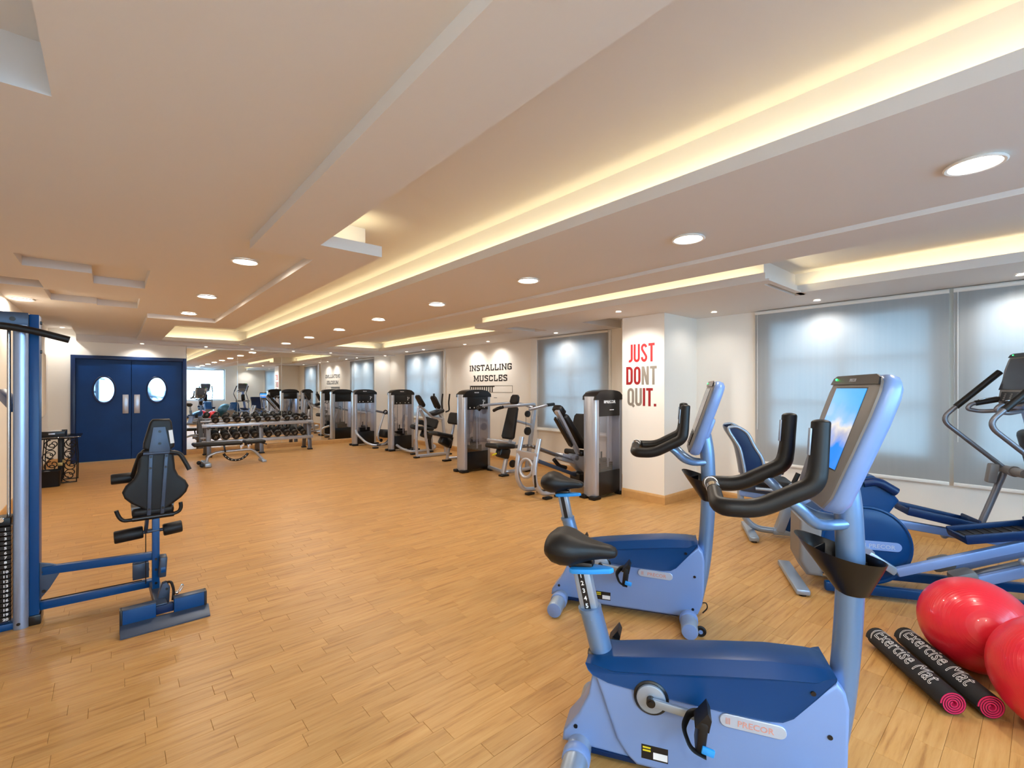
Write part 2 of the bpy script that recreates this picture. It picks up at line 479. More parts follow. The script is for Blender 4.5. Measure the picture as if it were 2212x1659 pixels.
# cove ledges: a shelf and an upright lip that hide the light strips
def ledge(mb, x0, y0, x1, y1, nx, ny, z, depth, lip):
    """edge from (x0,y0) to (x1,y1); the shelf runs back from it along (nx, ny)"""
    a, b = Vector((x0, y0, 0)), Vector((x1, y1, 0)); n = Vector((nx, ny, 0)); t = .018
    m = (a + b) / 2; L = (b - a).length; d = (b - a).normalized()
    sz = lambda u, v: (abs(d.x) * u + abs(n.x) * v, abs(d.y) * u + abs(n.y) * v)
    p = m + n * (depth / 2); s = sz(L, depth); mb.box((p.x, p.y, z + t / 2), (s[0], s[1], t))
    p = m + n * (t / 2); s = sz(L, t); mb.box((p.x, p.y, z + t + (lip - t) / 2), (s[0], s[1], lip - t))
mb = MB()
ledge(mb, 2.116, YB, 2.116, 11.62, 1, 0, ZM, .134, .066)
ledge(mb, .74, 11.62, 2.116, 11.62, 0, 1, ZM, .18, .066)
ledge(mb, 1.073, 3.25, 1.52, 3.25, 0, 1, ZM, .30, .08)
struct('trim_1', mb, M['ceil'])
mb = MB()
ledge(mb, 5.15, YB, 5.15, 1.65, 1, 0, ZC, .15, .075)
ledge(mb, 4.35, 1.65, 5.30, 1.65, 0, -1, ZC, .05, .075)
ledge(mb, 4.35, 1.65, 4.35, 5.95, 1, 0, ZC, .15, .075)
ledge(mb, 5.15, 5.95, 5.15, 11.2, 1, 0, ZC, .15, .075)
ledge(mb, 3.76, 11.2, 5.30, 11.2, 0, 1, ZC, .15, .075)
struct('trim_2', mb, M['ceil'])

def strip(x0, y0, x1, y1, z, rot, k=1.0):
    """one run of LED strip on a ledge, lit towards rot"""
    L = math.hypot(x1 - x0, y1 - y0)
    lamp('cove_strip', 'AREA', ((x0 + x1) / 2, (y0 + y1) / 2, z), P_COVE * L * k, COVE, None, rot,
         shape='RECTANGLE', size=L if abs(x1 - x0) > abs(y1 - y0) else .03, size_y=.03 if abs(x1 - x0) > abs(y1 - y0) else L, spread=math.radians(150))
UPX = (0, math.radians(-122), 0)      # faces +x and a little up
strip(2.15, YB, 2.15, 11.6, ZM + .05, UPX)
strip(.76, 11.66, 2.1, 11.66, ZM + .05, (math.radians(104), 0, 0))
strip(1.10, 3.30, 1.50, 3.30, ZM + .06, (math.radians(150), 0, 0), 1.4)
strip(5.185, YB, 5.185, 1.6, ZC + .06, UPX, .8)
strip(4.385, 1.70, 4.385, 5.93, ZC + .06, UPX, .8)
strip(5.185, 6.0, 5.185, 11.2, ZC + .06, UPX, .8)
strip(3.8, 11.24, 5.1, 11.24, ZC + .06, (math.radians(104), 0, 0), .8)
strip(4.45, 1.58, 5.1, 1.58, ZC + .06, (math.radians(-104), 0, 0), .8)

# walls
T = .24
mb = MB(); mb.box((XL - T / 2, (YB + YF) / 2, 1.4), (T, YF - YB + 2 * T, 2.9)); struct('wall_left', mb, M['wall'])
mb = MB()
mb.box(((-.62 + XL) / 2, YF + .12, 1.4), (-.62 - XL, T, 2.9)); mb.box(((1.215 + XR + .2) / 2, YF + .12, 1.4), (XR + .2 - 1.215, T, 2.9))
mb.box((.3, YF + .12, 2.47), (1.84, T, .72)); struct('wall_front', mb, M['wall'])
WIN = [(-1.75, .45), (.72, 2.22), (4.72, 6.05), (9.60, 11.30)]    # openings in the window wall (y0, y1)
WZ0, WZ1 = .76, 2.28
mb = MB()
mb.box((XR + T / 2, (YB + YF) / 2, WZ0 / 2), (T, YF - YB + 2 * T, WZ0)); mb.box((XR + T / 2, (YB + YF) / 2, (WZ1 + 2.85) / 2), (T, YF - YB + 2 * T, 2.85 - WZ1))
e = [YB - T] + [v for p in WIN for v in p] + [YF + T]
for a, b in zip(e[::2], e[1::2]): mb.box((XR + T / 2, (a + b) / 2, (WZ0 + WZ1) / 2), (T, b - a, WZ1 - WZ0))
struct('wall_right', mb, M['wall'])
BW = (-.80, 4.25)                                                # opening in the wall behind the camera, widened to let in more daylight
mb = MB()
mb.box(((XL - T + BW[0]) / 2, YB - T / 2, 1.4), (BW[0] - XL + T, T, 2.9)); mb.box(((BW[1] + XR + T) / 2, YB - T / 2, 1.4), (XR + T - BW[1], T, 2.9))
mb.box((sum(BW) / 2, YB - T / 2, .435), (BW[1] - BW[0], T, .87)); mb.box((sum(BW) / 2, YB - T / 2, 2.65), (BW[1] - BW[0], T, .5))
struct('wall_back', mb, M['wall'])
mb = MB(); mb.box(((5.22 + XR) / 2, 3.455, 1.2), (XR - 5.22, .63, 2.399)); struct('wall_pillar', mb, M['wall'])

def window(n, axis, a0, a1, z0, z1, at, mull, rails=(.36, .68)):
    """frame, mullions, rails and panes in an opening that runs along axis"""
    P = (lambda a, z, d=0: (at + d, a, z)) if axis == 'y' else (lambda a, z, d=0: (a, at - d, z))
    S = (lambda a, z, d: (d, a, z)) if axis == 'y' else (lambda a, z, d: (a, d, z))
    mb = MB(); f = .05
    for a in (a0 + f / 2, a1 - f / 2): mb.box(P(a, (z0 + z1) / 2), S(f, z1 - z0, .07), None, .004)
    for z in (z0 + f / 2, z1 - f / 2): mb.box(P((a0 + a1) / 2, z), S(a1 - a0, f, .07), None, .004)
    for m in mull: mb.box(P(a0 + (a1 - a0) * m, (z0 + z1) / 2), S(f, z1 - z0, .07), None, .004)
    for z in [z0 + (z1 - z0) * k for k in rails]: mb.box(P((a0 + a1) / 2, z), S(a1 - a0, .035, .05), None, .004)
    w = struct('window_%d' % n, mb, M['frame'])
    g = MB(); g.box(P((a0 + a1) / 2, (z0 + z1) / 2), S(a1 - a0 - f, z1 - z0 - f, .006)); g.build('pane', M['glass'], w, 0)
for n, (a, b) in enumerate(WIN): window(n + 1, 'y', a, b, WZ0, WZ1, XR + .045, (.5,))
window(5, 'x', BW[0], BW[1], .87, 2.40, YB - .14, (.33, .674), ())
# white reveals and sill board of the window wall
mb = MB()
mb.box((XR - .02, 6.315, 1.4), (.05, .17, 1.99)); mb.box((XR - .015, 4.60, 1.4), (.03, .07, 1.99), None, .004); mb.box((XR - .02, 9.50, 1.4), (.04, .12, 1.99))
struct('trim_3', mb, M['trimw'])
mb = MB(); mb.box((XR - .03, 5.40, .695), (.09, 1.62, .03), None, .006); mb.box((XR - .03, 10.45, .695), (.09, 1.86, .03), None, .006); struct('trim_4', mb, M['trimw'])

# skirting: oak board with a rounded top
def skirt(name, x0, y0, x1, y1, nx, ny):
    prof = [(0, 0), (.016, 0), (.016, .085), (.012, .097), (.010, .102), (.006, .110), (0, .112)]
    a, b = Vector((x0, y0, 0)), Vector((x1, y1, 0)); n = Vector((nx, ny, 0))
    mb = MB(); mb.loft([[p + n * u + Vector((0, 0, v)) for u, v in prof] for p in (a, b)])
    return struct(name, mb, M['skirt'])
skirt('baseboard_right', XR, YB, XR, 3.14, -1, 0); skirt('baseboard_window', XR, 3.77, XR, YF, -1, 0)
skirt('baseboard_pillar_face', 5.22, 3.124, 5.22, 3.77, -1, 0); skirt('baseboard_pillar_side', 5.2201, 3.14, XR, 3.14, 0, -1)
skirt('baseboard_mirror', 1.22, YF, XR, YF, 0, -1); skirt('baseboard_left', XL, YB, XL, YF, 1, 0)
skirt('baseboard_door_side', XL, YF, -.63, YF, 0, -1); skirt('baseboard_back', XL, YB, XR, YB, 0, 1)

# double door: frame, two leaves with an oval pane and a push plate each
dr = bpy.data.objects.new('door_1', None); C.objects.link(dr); dr.location = (.3, YF, 0); dr['kind'] = 'structure'
mb = MB(); mb.box((-.885, .02, 1.053), (.07, .16, 2.106), None, .005); mb.box((.88, .02, 1.053), (.07, .16, 2.106), None, .005); mb.box((0, .02, 2.07), (1.72, .16, .072), None, .005)
mb.build('frame', M['doorframe'], dr)
for s in (-1, 1):
    x0, x1 = (-.85, -.0115) if s < 0 else (-.0105, .845)
    cx = -.433 if s < 0 else .406
    mb = MB()
    # leaf with an oval hole: bands between the hole and the edge, both faces
    n = 48; hole = [(cx + .172 * math.cos(2 * PI * k / n), 1.427 + .272 * math.sin(2 * PI * k / n)) for k in range(n)]
    for yy in (0, .045):
        e_ = bmesh.new(); vs_ = [[e_.verts.new((a, yy, b)) for a, b in L] for L in (hole, [(x0, .008), (x1, .008), (x1, 2.033), (x0, 2.033)])]
        for L in vs_:
            for k in range(len(L)): e_.edges.new((L[k], L[(k + 1) % len(L)]))
        bmesh.ops.triangle_fill(e_, edges=e_.edges[:], use_beauty=True, normal=(0, -1, 0)); mb._merge(e_)
    mb.tube([(a, .0225, b) for a, b in hole], .0225, 6, closed=True)
    for c_, s_ in (((x0 + .002, .0225, 1.02), (.004, .045, 2.02)), ((x1 - .002, .0225, 1.02), (.004, .045, 2.02)), (((x0 + x1) / 2, .0225, .01), (x1 - x0, .045, .004)), (((x0 + x1) / 2, .0225, 2.031), (x1 - x0, .045, .004))): mb.box(c_, s_)
    leaf = mb.build('door_leaf', M['door'], dr, 30)
    g = MB(); g.lathe([(0, -.004), (1, -.004), (1, .004), (0, .004)], n=48)
    g.xf(Matrix.Translation((cx, .02, 1.427)) @ Matrix.Diagonal((.17, 1, .27, 1)) @ Matrix.Rotation(PI / 2, 4, 'X')); g.build('oval_pane', M['ovalglass'], leaf, 30)
    r_ = MB(); r_.tube([(a, -.004, b) for a, b in hole], .012, 6, closed=True); r_.build('pane_rim', M['doorframe'], leaf)
    px = -.105 if s < 0 else .078
    p = MB(); p.box((px, -.005, 1.135), (.094, .008, .385), None, .003); p.build('push_plate', M['steel'], leaf)
# plain corridor wall behind the door so that the panes look into a room
mb = MB(); mb.box((.3, YF + .5, 1.3), (3, .04, 2.7)); struct('wall_corridor', mb, M['wall'])

# mirror of five tall panels above the skirting
mr = thing('wall_mirror', 'frameless wall mirror of five tall panels behind the dumbbell rack', 'mirror', (0, YF - .006, 0))
seams = (1.222, 2.195, 3.142, 4.090, 4.96, 5.545)
for a, b in zip(seams, seams[1:]):
    mb = MB(); mb.box(((a + b) / 2, 0, 1.228), (b - a - .005, .008, 2.226), None, .0015, 1); mb.build('mirror_panel', M['mirror'], mr, 0)
mb = MB(); mb.box((3.38, YF - .05, 2.353), (4.33, .1, .028)); struct('trim_5', mb, M['trimw'])

# outside: pale ground far below the upper floor
mb = MB(); mb.box((2.5, 5, -6), (160, 160, .1)); struct('ground', mb, M['ground'])
# ---------------------------------------------------------------- ceiling lights
LG = {'recessed downlights in the ceiling': []}
def downlight(x, y, z, label, group, power=None):
    t = thing('downlight', label, 'ceiling light', (x, y, z), 0, group)
    mb = MB(); mb.lathe([(.082, -.001), (.098, -.004), (.104, -.012), (.098, -.016), (.088, -.014), (.082, -.001)], n=32); mb.build('trim_ring', M['trimw'], t)
    mb = MB(); mb.lathe([(0, -.006), (.05, -.006), (.084, -.003)], n=32); mb.build('lens', M['lens'], t)
    lamp('bulb', 'AREA', (0, 0, -.02), power or P_DOWN, WARM, t, shape='DISK', size=.15)
for i, y in enumerate((.21, 1.53, 3.06, 4.61, 6.16, 7.65, 9.2, 10.75)):
    n = ('nearest', 'second nearest', 'third', 'fourth', 'fifth', 'sixth', 'seventh', 'farthest')[i]
    downlight(2.83, y, ZM, 'round white downlight, %s in the long row of eight between the two light coves' % n, 'downlights in the middle row')
for i, (x, y) in enumerate(((.815, 4.27), (.80, 6.17), (.79, 7.72))):
    downlight(x, y, ZL, 'round white downlight, %s of three along the stepped ceiling edge' % ('nearest', 'middle', 'farthest')[i], 'downlights beside the stepped edge')
downlight(-.79, 7.75, ZL, 'round white downlight near the left wall above the tall cable tower', 'downlights beside the stepped edge')
for x, y in ((.4, -1.3), (-.35, -.5)): downlight(x, y, ZL, 'added unseen fill downlight behind the camera %s' % ('near the back window' if y < -1 else 'near the left wall'), 'added fill downlights behind the camera', P_DOWN * 2)  # unseen lamps added to brighten the floor near the camera

def washer(x, y, z, label, aim, power=1.0):
    t = thing('spotlight', label, 'ceiling light', (x, y, z), 0, 'small wall washing spotlights')
    mb = MB(); mb.lathe([(.030, -.001), (.040, -.003), (.042, -.008), (.034, -.009), (.030, -.001)], n=20); mb.build('trim_ring', M['trimw'], t)
    mb = MB(); mb.lathe([(0, -.004), (.031, -.002)], n=20); mb.build('lens', M['lens'], t)
    lamp('bulb', 'SPOT', (0, 0, -.012), P_WASH * power, COOLW, t, aim, spot_size=math.radians(140), spot_blend=.85, shadow_soft_size=.03)
A = lambda dx, dy: (math.radians(8 * dy), math.radians(-8 * dx), 0)
for x, y, lb in ((5.70, .15, 'small spotlight washing the near end of the wide window blind'), (5.70, 1.62, 'small spotlight washing the middle of the wide window blind'),
                 (5.70, 5.47, 'small spotlight washing the narrow blind beside the red lettering'),
                 (5.70, 7.35, 'small spotlight over the black wall lettering, nearer of two'), (5.70, 8.16, 'small spotlight over the black wall lettering, farther of two'),
                 (5.70, 9.9, 'small spotlight washing the far blind, nearer of two'), (5.70, 10.75, 'small spotlight washing the far blind, farther of two')):
    washer(x, y, ZC, lb, A(1, 0))
washer(4.70, 3.45, ZC, 'small spotlight over the red and taupe pillar lettering', A(1, 0), 2.4)
washer(5.62, 2.70, ZC, 'small spotlight washing the narrow side of the pillar', A(0, 1), .35)
for x, lb in ((-.72, 'small spotlight in the lit slot left of the navy door'), (.45, 'small spotlight above the navy double door'), (1.55, 'small spotlight above the left end of the mirror'), (2.45, 'small spotlight above the mirror, second from the door'),
              (3.35, 'small spotlight above the mirror, third from the door'), (4.25, 'small spotlight above the mirror, fourth from the door'), (5.75, 'small spotlight in the far right corner')):
    washer(x, 12.09 if x > -.5 else 12.05, 2.37 if x > -.5 else 2.60, lb, A(0, 1), .8 if x < 5 else .35)
washer(5.15, -1.88, ZC, 'small spotlight near the wall behind the camera', A(0, -1), .8)
# ---------------------------------------------------------------- roller blinds
def blind(y0, y1, z0, label, x=5.985):
    t = thing('roller_blind', label, 'blind', (x, (y0 + y1) / 2, 0), 0, 'white roller blinds on the window wall')
    w = y1 - y0
    mb = MB(); n = 12
    mb.box((0, 0, (z0 + 2.355) / 2), (.0016, w, 2.355 - z0)); mb.build('blind_cloth', M['blind'], t, 0)
    mb = MB(); mb.box((-.002, 0, z0 - .008), (.016, w, .032), None, .005); mb.build('bottom_rail', M['trimw'], t)
    mb = MB(); mb.cyl((.012, -w / 2, 2.372), (.012, w / 2, 2.372), .024, n=14); mb.build('roller', M['trimw'], t)
    mb = MB(); mb.tube([(-.012, w / 2 - .03, 2.36), (-.012, w / 2 - .03, .95)], .0025, 5); mb.build('pull_cord', M['trimw'], t)
blind(.615, 2.36, .56, 'wide white blind glowing behind the nearest exercise bike console')
blind(-1.95, .585, .56, 'wide white blind at the right edge behind the elliptical console')
blind(4.60, 6.22, .73, 'white blind between the red lettering pillar and the black lettering')
blind(9.47, 11.40, .73, 'narrow white blind at the far end near the mirror')

# ---------------------------------------------------------------- wall lettering
def fit(s, y0, y1, z0, z1, x, m, parent, name, bold=.02):
    """lettering on a wall that faces -x, from y1 (left) to y0 (right)"""
    o = text(s, 1, Matrix.Identity(4), m, parent, name, bold, align='LEFT', depth=.001)
    v = o.data.vertices; xs_ = [q.co.x for q in v]; ys_ = [q.co.y for q in v]
    a, b, c, d = min(xs_), max(xs_), min(ys_), max(ys_)
    for q in v:
        u = (q.co.x - a) / (b - a); h = (q.co.y - c) / (d - c)
        q.co = Vector((x - .002 - q.co.z * .5, y1 + (y0 - y1) * u, z0 + (z1 - z0) * h))
    return o
def ribbon(mb, pts, wd, P, th=.0012):
    """flat stroke of width wd along pts, mitred, placed on the wall by P(a, b)"""
    V = [Vector((p[0], p[1])) for p in pts]; L = []; R = []
    for i, p in enumerate(V):
        d0 = (p - V[i - 1]).normalized() if i else None; d1 = (V[i + 1] - p).normalized() if i < len(V) - 1 else None
        d0 = d0 or d1; d1 = d1 or d0
        n0, n1 = Vector((-d0.y, d0.x)), Vector((-d1.y, d1.x)); n = (n0 + n1).normalized(); k = wd / 2 / max(.5, n.dot(n0))
        L.append(p + n * k); R.append(p - n * k)
    for i in range(len(V) - 1):
        q = [P(*L[i]), P(*R[i]), P(*R[i + 1]), P(*L[i + 1])]; f = [Vector(x) - Vector((th, 0, 0)) for x in q]
        mb.loft([q, f])
def arc_(cx, cy, rx, ry, a0, a1, n=8): return [(cx + rx * math.cos(math.radians(a0 + (a1 - a0) * k / n)), cy + ry * math.sin(math.radians(a0 + (a1 - a0) * k / n))) for k in range(n + 1)]
# narrow grotesque capitals on a cell 1 high: width, strokes
W_ = .14
CAPS = {'J': (.34, [[(.28, 1), (.28, .2)] + arc_(.14, .2, .14, .2 - W_ / 2, 0, -115)[1:]]),
        'U': (.42, [[(W_ / 2, 1), (W_ / 2, .22)] + arc_(.21, .22, .21 - W_ / 2, .22 - W_ / 2, 180, 360)[1:-1] + [(.42 - W_ / 2, .22), (.42 - W_ / 2, 1)]]),
        'S': (.42, [arc_(.21, .76, .21 - W_ / 2, .24 - W_ / 2, 10, 225) + arc_(.21, .24, .21 - W_ / 2, .24 - W_ / 2, 45, -190)]),
        'T': (.40, [[(0, 1 - W_ / 2), (.40, 1 - W_ / 2)], [(.20, 1 - W_), (.20, 0)]]),
        'D': (.42, [[(W_ / 2, 0), (W_ / 2, 1)], [(W_, 1 - W_ / 2), (.22, 1 - W_ / 2)] + arc_(.21, .76, .21 - W_ / 2, .24 - W_ / 2, 90, 0)[1:] + arc_(.21, .24, .21 - W_ / 2, .24 - W_ / 2, 0, -90) + [(W_, W_ / 2)]]),
        'O': (.42, [arc_(.21, .76, .21 - W_ / 2, .24 - W_ / 2, 0, 180) + arc_(.21, .24, .21 - W_ / 2, .24 - W_ / 2, 180, 360) + [(.42 - W_ / 2, .77)]]),
        'N': (.44, [[(W_ / 2, 0), (W_ / 2, 1)], [(W_ * .7, .97), (.44 - W_ * .7, .03)], [(.44 - W_ / 2, 0), (.44 - W_ / 2, 1)]]),
        'Q': (.42, [arc_(.21, .76, .21 - W_ / 2, .24 - W_ / 2, 0, 180) + arc_(.21, .24, .21 - W_ / 2, .24 - W_ / 2, 180, 360) + [(.42 - W_ / 2, .77)], [(.26, .14), (.42, -.06)]]),
        'I': (.12, [[(.06, 0), (.06, 1)]]), '.': (.12, [[(.06, 0), (.06, W_)]])}
def caps(word, y1, y0, z0, z1, m, parent):
    tot = sum(CAPS[c][0] + .07 for c in word) - .07; k = (y1 - y0) / tot; h = z1 - z0; u = 0
    for i, c in enumerate(word):
        w_, st = CAPS[c]; mb = MB()
        for j, s_ in enumerate(st): ribbon(mb, [(u + x, y) for x, y in s_], W_, lambda a, b: (px - .0015 - .0002 * j, y1 - a * k, z0 + b * h))
        mb.build('letter', M[m[i]], parent, 0); u += w_ + .07
t = thing('pillar_lettering', 'red and taupe JUST DONT QUIT lettering on the white pillar', 'wall lettering')
px = 5.22
caps('JUST', 3.682, 3.275, 1.798, 2.035, ['red'] * 4, t)
caps('DONT', 3.705, 3.245, 1.503, 1.740, ['redd', 'redd', 'taupe', 'taupe'], t)
caps('QUIT.', 3.685, 3.255, 1.225, 1.457, ['taupe', 'taupe', 'redd', 'redd', 'redd'], t)

# slab-serif capitals drawn as strokes on a 1 x 1 cell: polylines, then feet (x, y)
SLAB = {'I': (.34, [[(.5, 0), (.5, 1)]], [(.5, 0), (.5, 1)]),
        'N': (.86, [[(.14, 0), (.14, 1), (.86, 0), (.86, 1)]], [(.14, 0), (.10, 1), (.86, 1)]),
        'S': (.70, [[(.14, .12), (.14, .04), (.5, 0), (.86, .08), (.86, .40), (.5, .51), (.14, .62), (.14, .92), (.5, 1), (.84, .95), (.84, .84)]], []),
        'T': (.80, [[(.5, 0), (.5, 1)], [(.06, .82), (.06, 1), (.94, 1), (.94, .82)]], [(.5, 0)]),
        'A': (.88, [[(.1, 0), (.46, 1), (.56, 1), (.9, 0)], [(.26, .32), (.76, .32)]], [(.1, 0), (.9, 0)]),
        'L': (.70, [[(.2, 1), (.2, 0), (.92, 0), (.92, .26)]], [(.2, 1)]),
        'G': (.80, [[(.86, .80), (.86, .96), (.5, 1), (.14, .92), (.14, .08), (.5, 0), (.86, .06), (.86, .44), (.56, .44)]], []),
        'M': (1.0, [[(.12, 0), (.14, 1), (.5, .15), (.86, 1), (.88, 0)]], [(.12, 0), (.88, 0), (.10, 1), (.9, 1)]),
        'U': (.84, [[(.16, 1), (.16, .10), (.36, 0), (.64, 0), (.84, .10), (.84, 1)]], [(.16, 1), (.84, 1)]),
        'C': (.76, [[(.86, .78), (.86, .95), (.5, 1), (.14, .92), (.14, .08), (.5, 0), (.86, .06), (.86, .24)]], []),
        'E': (.72, [[(.9, .24), (.9, 0), (.18, 0), (.18, 1), (.9, 1), (.9, .76)], [(.18, .5), (.72, .5)]], [])}
def slab(word, y1, y0, z0, z1, x, m, parent):
    h = z1 - z0; tot = sum(SLAB[c][0] + .16 for c in word) - .16; k = (y1 - y0) / tot; st = h * .23
    u = 0
    for c in word:
        w_, lines, feet = SLAB[c]; mb = MB(); d = .0012 + .0001 * (ord(c) % 3)
        P = lambda a, b: (x - .002, y1 - (u + a * w_) * k, z0 + st / 2 + b * (h - st))
        for li in lines:
            for a, b in zip(li, li[1:]):
                p, q = Vector(P(*a)), Vector(P(*b)); e_ = (q - p).normalized() * st * .32
                vert = abs(a[0] - b[0]) < .1
                mb.beam(p - e_, q + e_, st * (.95 if vert else .7), .0015, 0, (1, 0, 0))
        for f in feet: mb.beam(Vector(P(*f)) + Vector((0, .16 * k, 0)), Vector(P(*f)) - Vector((0, .16 * k, 0)), st * .62, .0016, 0, (1, 0, 0))
        mb.build('letter', m, parent, 0); u += w_ + .16
t = thing('wall_lettering', 'black INSTALLING MUSCLES lettering with a loading bar on the white wall', 'wall lettering')
slab('INSTALLING', 8.44, 7.00, 1.826, 1.968, XR, M['ink'], t)
slab('MUSCLES', 8.28, 7.14, 1.600, 1.742, XR, M['ink'], t)
mb = MB(); xx = XR - .002
for z in (1.372, 1.510): mb.box((xx, 7.708, z), (.002, 1.456, .006))
for y in (8.433, 6.983): mb.box((xx, y, 1.441), (.002, .006, .138))
mb.build('bar_outline', M['ink'], t, 0)
for i in range(11):
    mb = MB(); mb.box((xx, 8.40 - i * .077, 1.436), (.002, .036, .115)); mb.build('bar_stripe', M['ink'], t, 0)
mb = MB(); mb.box((xx, 7.98, 1.497), (.002, .86, .022)); mb.build('bar_stripe_top', M['ink'], t, 0)
mb = MB(); mb.box((xx, 7.52, 1.262), (.002, .10, .010)); mb.build('small_dash', M['ink'], t, 0)

# white board on the left wall
t = thing('notice_board', 'white wall board with angled edges on the left wall near the navy door', 'board', (XL, 9.60, 1.51))
mb = MB(); mb.box((.08, 0, 0), (.15, .64, 1.02), None, .04, 1); mb.build('board_body', M['trimw'], t)
mb = MB(); mb.box((.161, 0, 0), (.012, .52, .90), None, .004); mb.build('board_face', M['wall'], t)

# ---------------------------------------------------------------- gym balls and mats
def ball(x, y, r, pole, label, sq=1, m='ballred', group='red exercise balls'):
    t = thing('exercise_ball', label, 'exercise ball', (x, y, r * sq), 0, group)
    mb = MB(); mb.sph((0, 0, 0), (r, r, r * sq), None, 48, 32); o = mb.build('ball_skin', M[m], t, 180); 
    o.rotation_euler = Vector(pole).to_track_quat('Z', 'Y').to_euler()
    p = MB(); a = Vector((-.78, -.55, .18)).normalized(); c = Vector((a.x * r, a.y * r, a.z * r * sq)); p.cyl(c - a * .006, c + a * .002, .007, n=10); p.build('valve_plug', M['black'], t)
BALLS = [(3.382, .252, .229, (-.906, -.284, .314), 'red exercise ball farther from the camera, behind the two rolled mats'), (2.998, -.050, .243, (-.88, -.1, .45), 'red exercise ball nearest the camera at the right edge')]
for b in BALLS: ball(*b)
ball(4.15, -1.35, .36, (0, 1, .4), 'large dark teal exercise ball seen only in the mirror beside the ellipticals', m='teal', group='teal ball')

def rolled_mat(p0, p1, r, label):
    p0, p1 = Vector(p0), Vector(p1); d = p1 - p0; L = d.length
    t = thing('rolled_mat', label, 'exercise mat', (p0.x, p0.y, r), math.atan2(d.y, d.x), 'rolled black and pink exercise mats')
    # spiral of foam: black outside, pink inside and at the ends
    turns, n = 4.2, 90; th = .0085; ri = r - turns * (th + .0012)
    sp = []
    for i in range(n + 1):
        a = 2 * PI * turns * i / n; rr = ri + (r - ri) * i / n; sp.append((a, rr))
    def sheet(k0, k1, name, m, x0, x1):
        mb = MB(); R0 = []; R1 = []
        for a, rr in sp:
            a2 = a + 1.9
            R0.append((rr + k0, a2)); R1.append((rr + k1, a2))
        pt = lambda q, x: (x, q[0] * math.cos(q[1]), q[0] * math.sin(q[1]))
        ring = lambda x: [pt(q, x) for q in R0] + [pt(q, x) for q in R1[::-1]]
        mb.loft([ring(x0), ring(x1)]); return mb.build(name, m, t, 40)
    sheet(-th, -.003, 'pink_layer', M['pink'], 0, L); sheet(-.003, 0, 'black_layer', M['mat'], .002, L - .002)
    mb = MB(); mb.lathe([(0, .01), (ri - th, .01)], (0, 0, 0), (1, 0, 0), 20); mb.build('mat_core', M['black'], t)
    # outlined lettering wrapped on the upper side facing the room
    o = text('(Exercise Mat', .085, Matrix.Identity(4), M['white'], t, 'mat_lettering', -.0004, 1.06, 'LEFT', .0001)
    bpy_o = outline_wrap(o, r, L)
def outline_wrap(o, r, L):
    """turn flat letters into outlines laid on the roll"""
    b = bmesh.new(); b.from_mesh(o.data)
    fs = [f for f in b.faces if f.normal.z > .9]
    bd = [e for e in b.edges if len([f for f in e.link_faces if f in set(fs)]) == 1] if False else None
    fset = set(fs); bd = [e for e in b.edges if sum(1 for f in e.link_faces if f in fset) == 1]
    mb = MB()
    xs_ = [v.co.x for v in b.verts]; a0, a1 = min(xs_), max(xs_); k = (L * .80) / (a1 - a0)
    def on(v):
        x = L * .06 + (v.x - a0) * k; s = (v.y - .028) / r * 1.15
        ang = PI * .60 - s                     # around the roll, on the side that faces the camera
        return Vector((x, (r + .0012) * math.cos(ang), (r + .0012) * math.sin(ang))), Vector((0, math.cos(ang), math.sin(ang)))
    for e in bd:
        A_, B_ = e.verts[0].co, e.verts[1].co; ns = max(1, int((B_ - A_).length / .006))
        for i in range(ns):
            (p, n1), (q, n2) = on(A_.lerp(B_, i / ns)), on(A_.lerp(B_, (i + 1) / ns))
            if (q - p).length < 1e-5: continue
            side = (q - p).normalized().cross((n1 + n2).normalized()) * .0012
            mb.quad(p - side, q - side, q + side, p + side)
    b.free()
    me = bpy.data.meshes.new('mat_lettering'); mb.bm.to_mesh(me); mb.bm.free(); me.materials.append(M['white']); o.data = me
    return o
rolled_mat((3.25, .634, 0), (2.815, .275, 0), .055, 'rolled black mat with pink end and white lettering, left of the pair')
rolled_mat((3.372, .529, 0), (2.907, .163, 0), .056, 'rolled black mat with pink end tucked against the red balls')
# ---------------------------------------------------------------- upright bikes
HD = math.atan2(-.86219, .50658)          # the cardio row faces the back window
def superellipse(cx, cz, a, b, n, k=20):
    out = []
    for i in range(k):
        t = 2 * PI * i / k; c, s = math.cos(t), math.sin(t)
        out.append((cx + a * math.copysign(abs(c) ** (2 / n), c), cz + b * math.copysign(abs(s) ** (2 / n), s)))
    return out

def precor_badge(parent, c, w, h, tilt, side=-1, tm='badgetx', bm='badge'):
    """capsule badge with its maker's word, on a face that looks to -y (side -1)"""
    mb = MB(); out = []
    for k in range(12): a = -PI / 2 + PI * k / 11; out.append((w / 2 - h / 2 + math.cos(a) * h / 2, math.sin(a) * h / 2))
    for k in range(12): a = PI / 2 + PI * k / 11; out.append((-w / 2 + h / 2 + math.cos(a) * h / 2, math.sin(a) * h / 2))
    R = Matrix.Translation(c) @ Matrix.Rotation(tilt, 4, 'Y')
    mb.prism(out, -.004, .004, 'xz', .002, 1, R); b = mb.build('badge', M[bm], parent)
    F = frame(Vector(c) + Vector((.008 * w / .2, -.0045, -h * .24)), R.to_3x3() @ Vector((1, 0, 0)), R.to_3x3() @ Vector((0, 0, 1)))
    text('PRECOR', h * .62, F, M[tm], b, 'lettering', .0004, 1.06, spacing=1.0, depth=.0006)
    mb = MB()
    for k in range(3): mb.box(R @ Vector((-w * .40 + k * h * .12, -.0045, 0)) - Vector(c) + Vector(c), (h * .06, .0016, h * .46), R)
    mb.build('bar_mark', M[tm], b, 0)
    return b

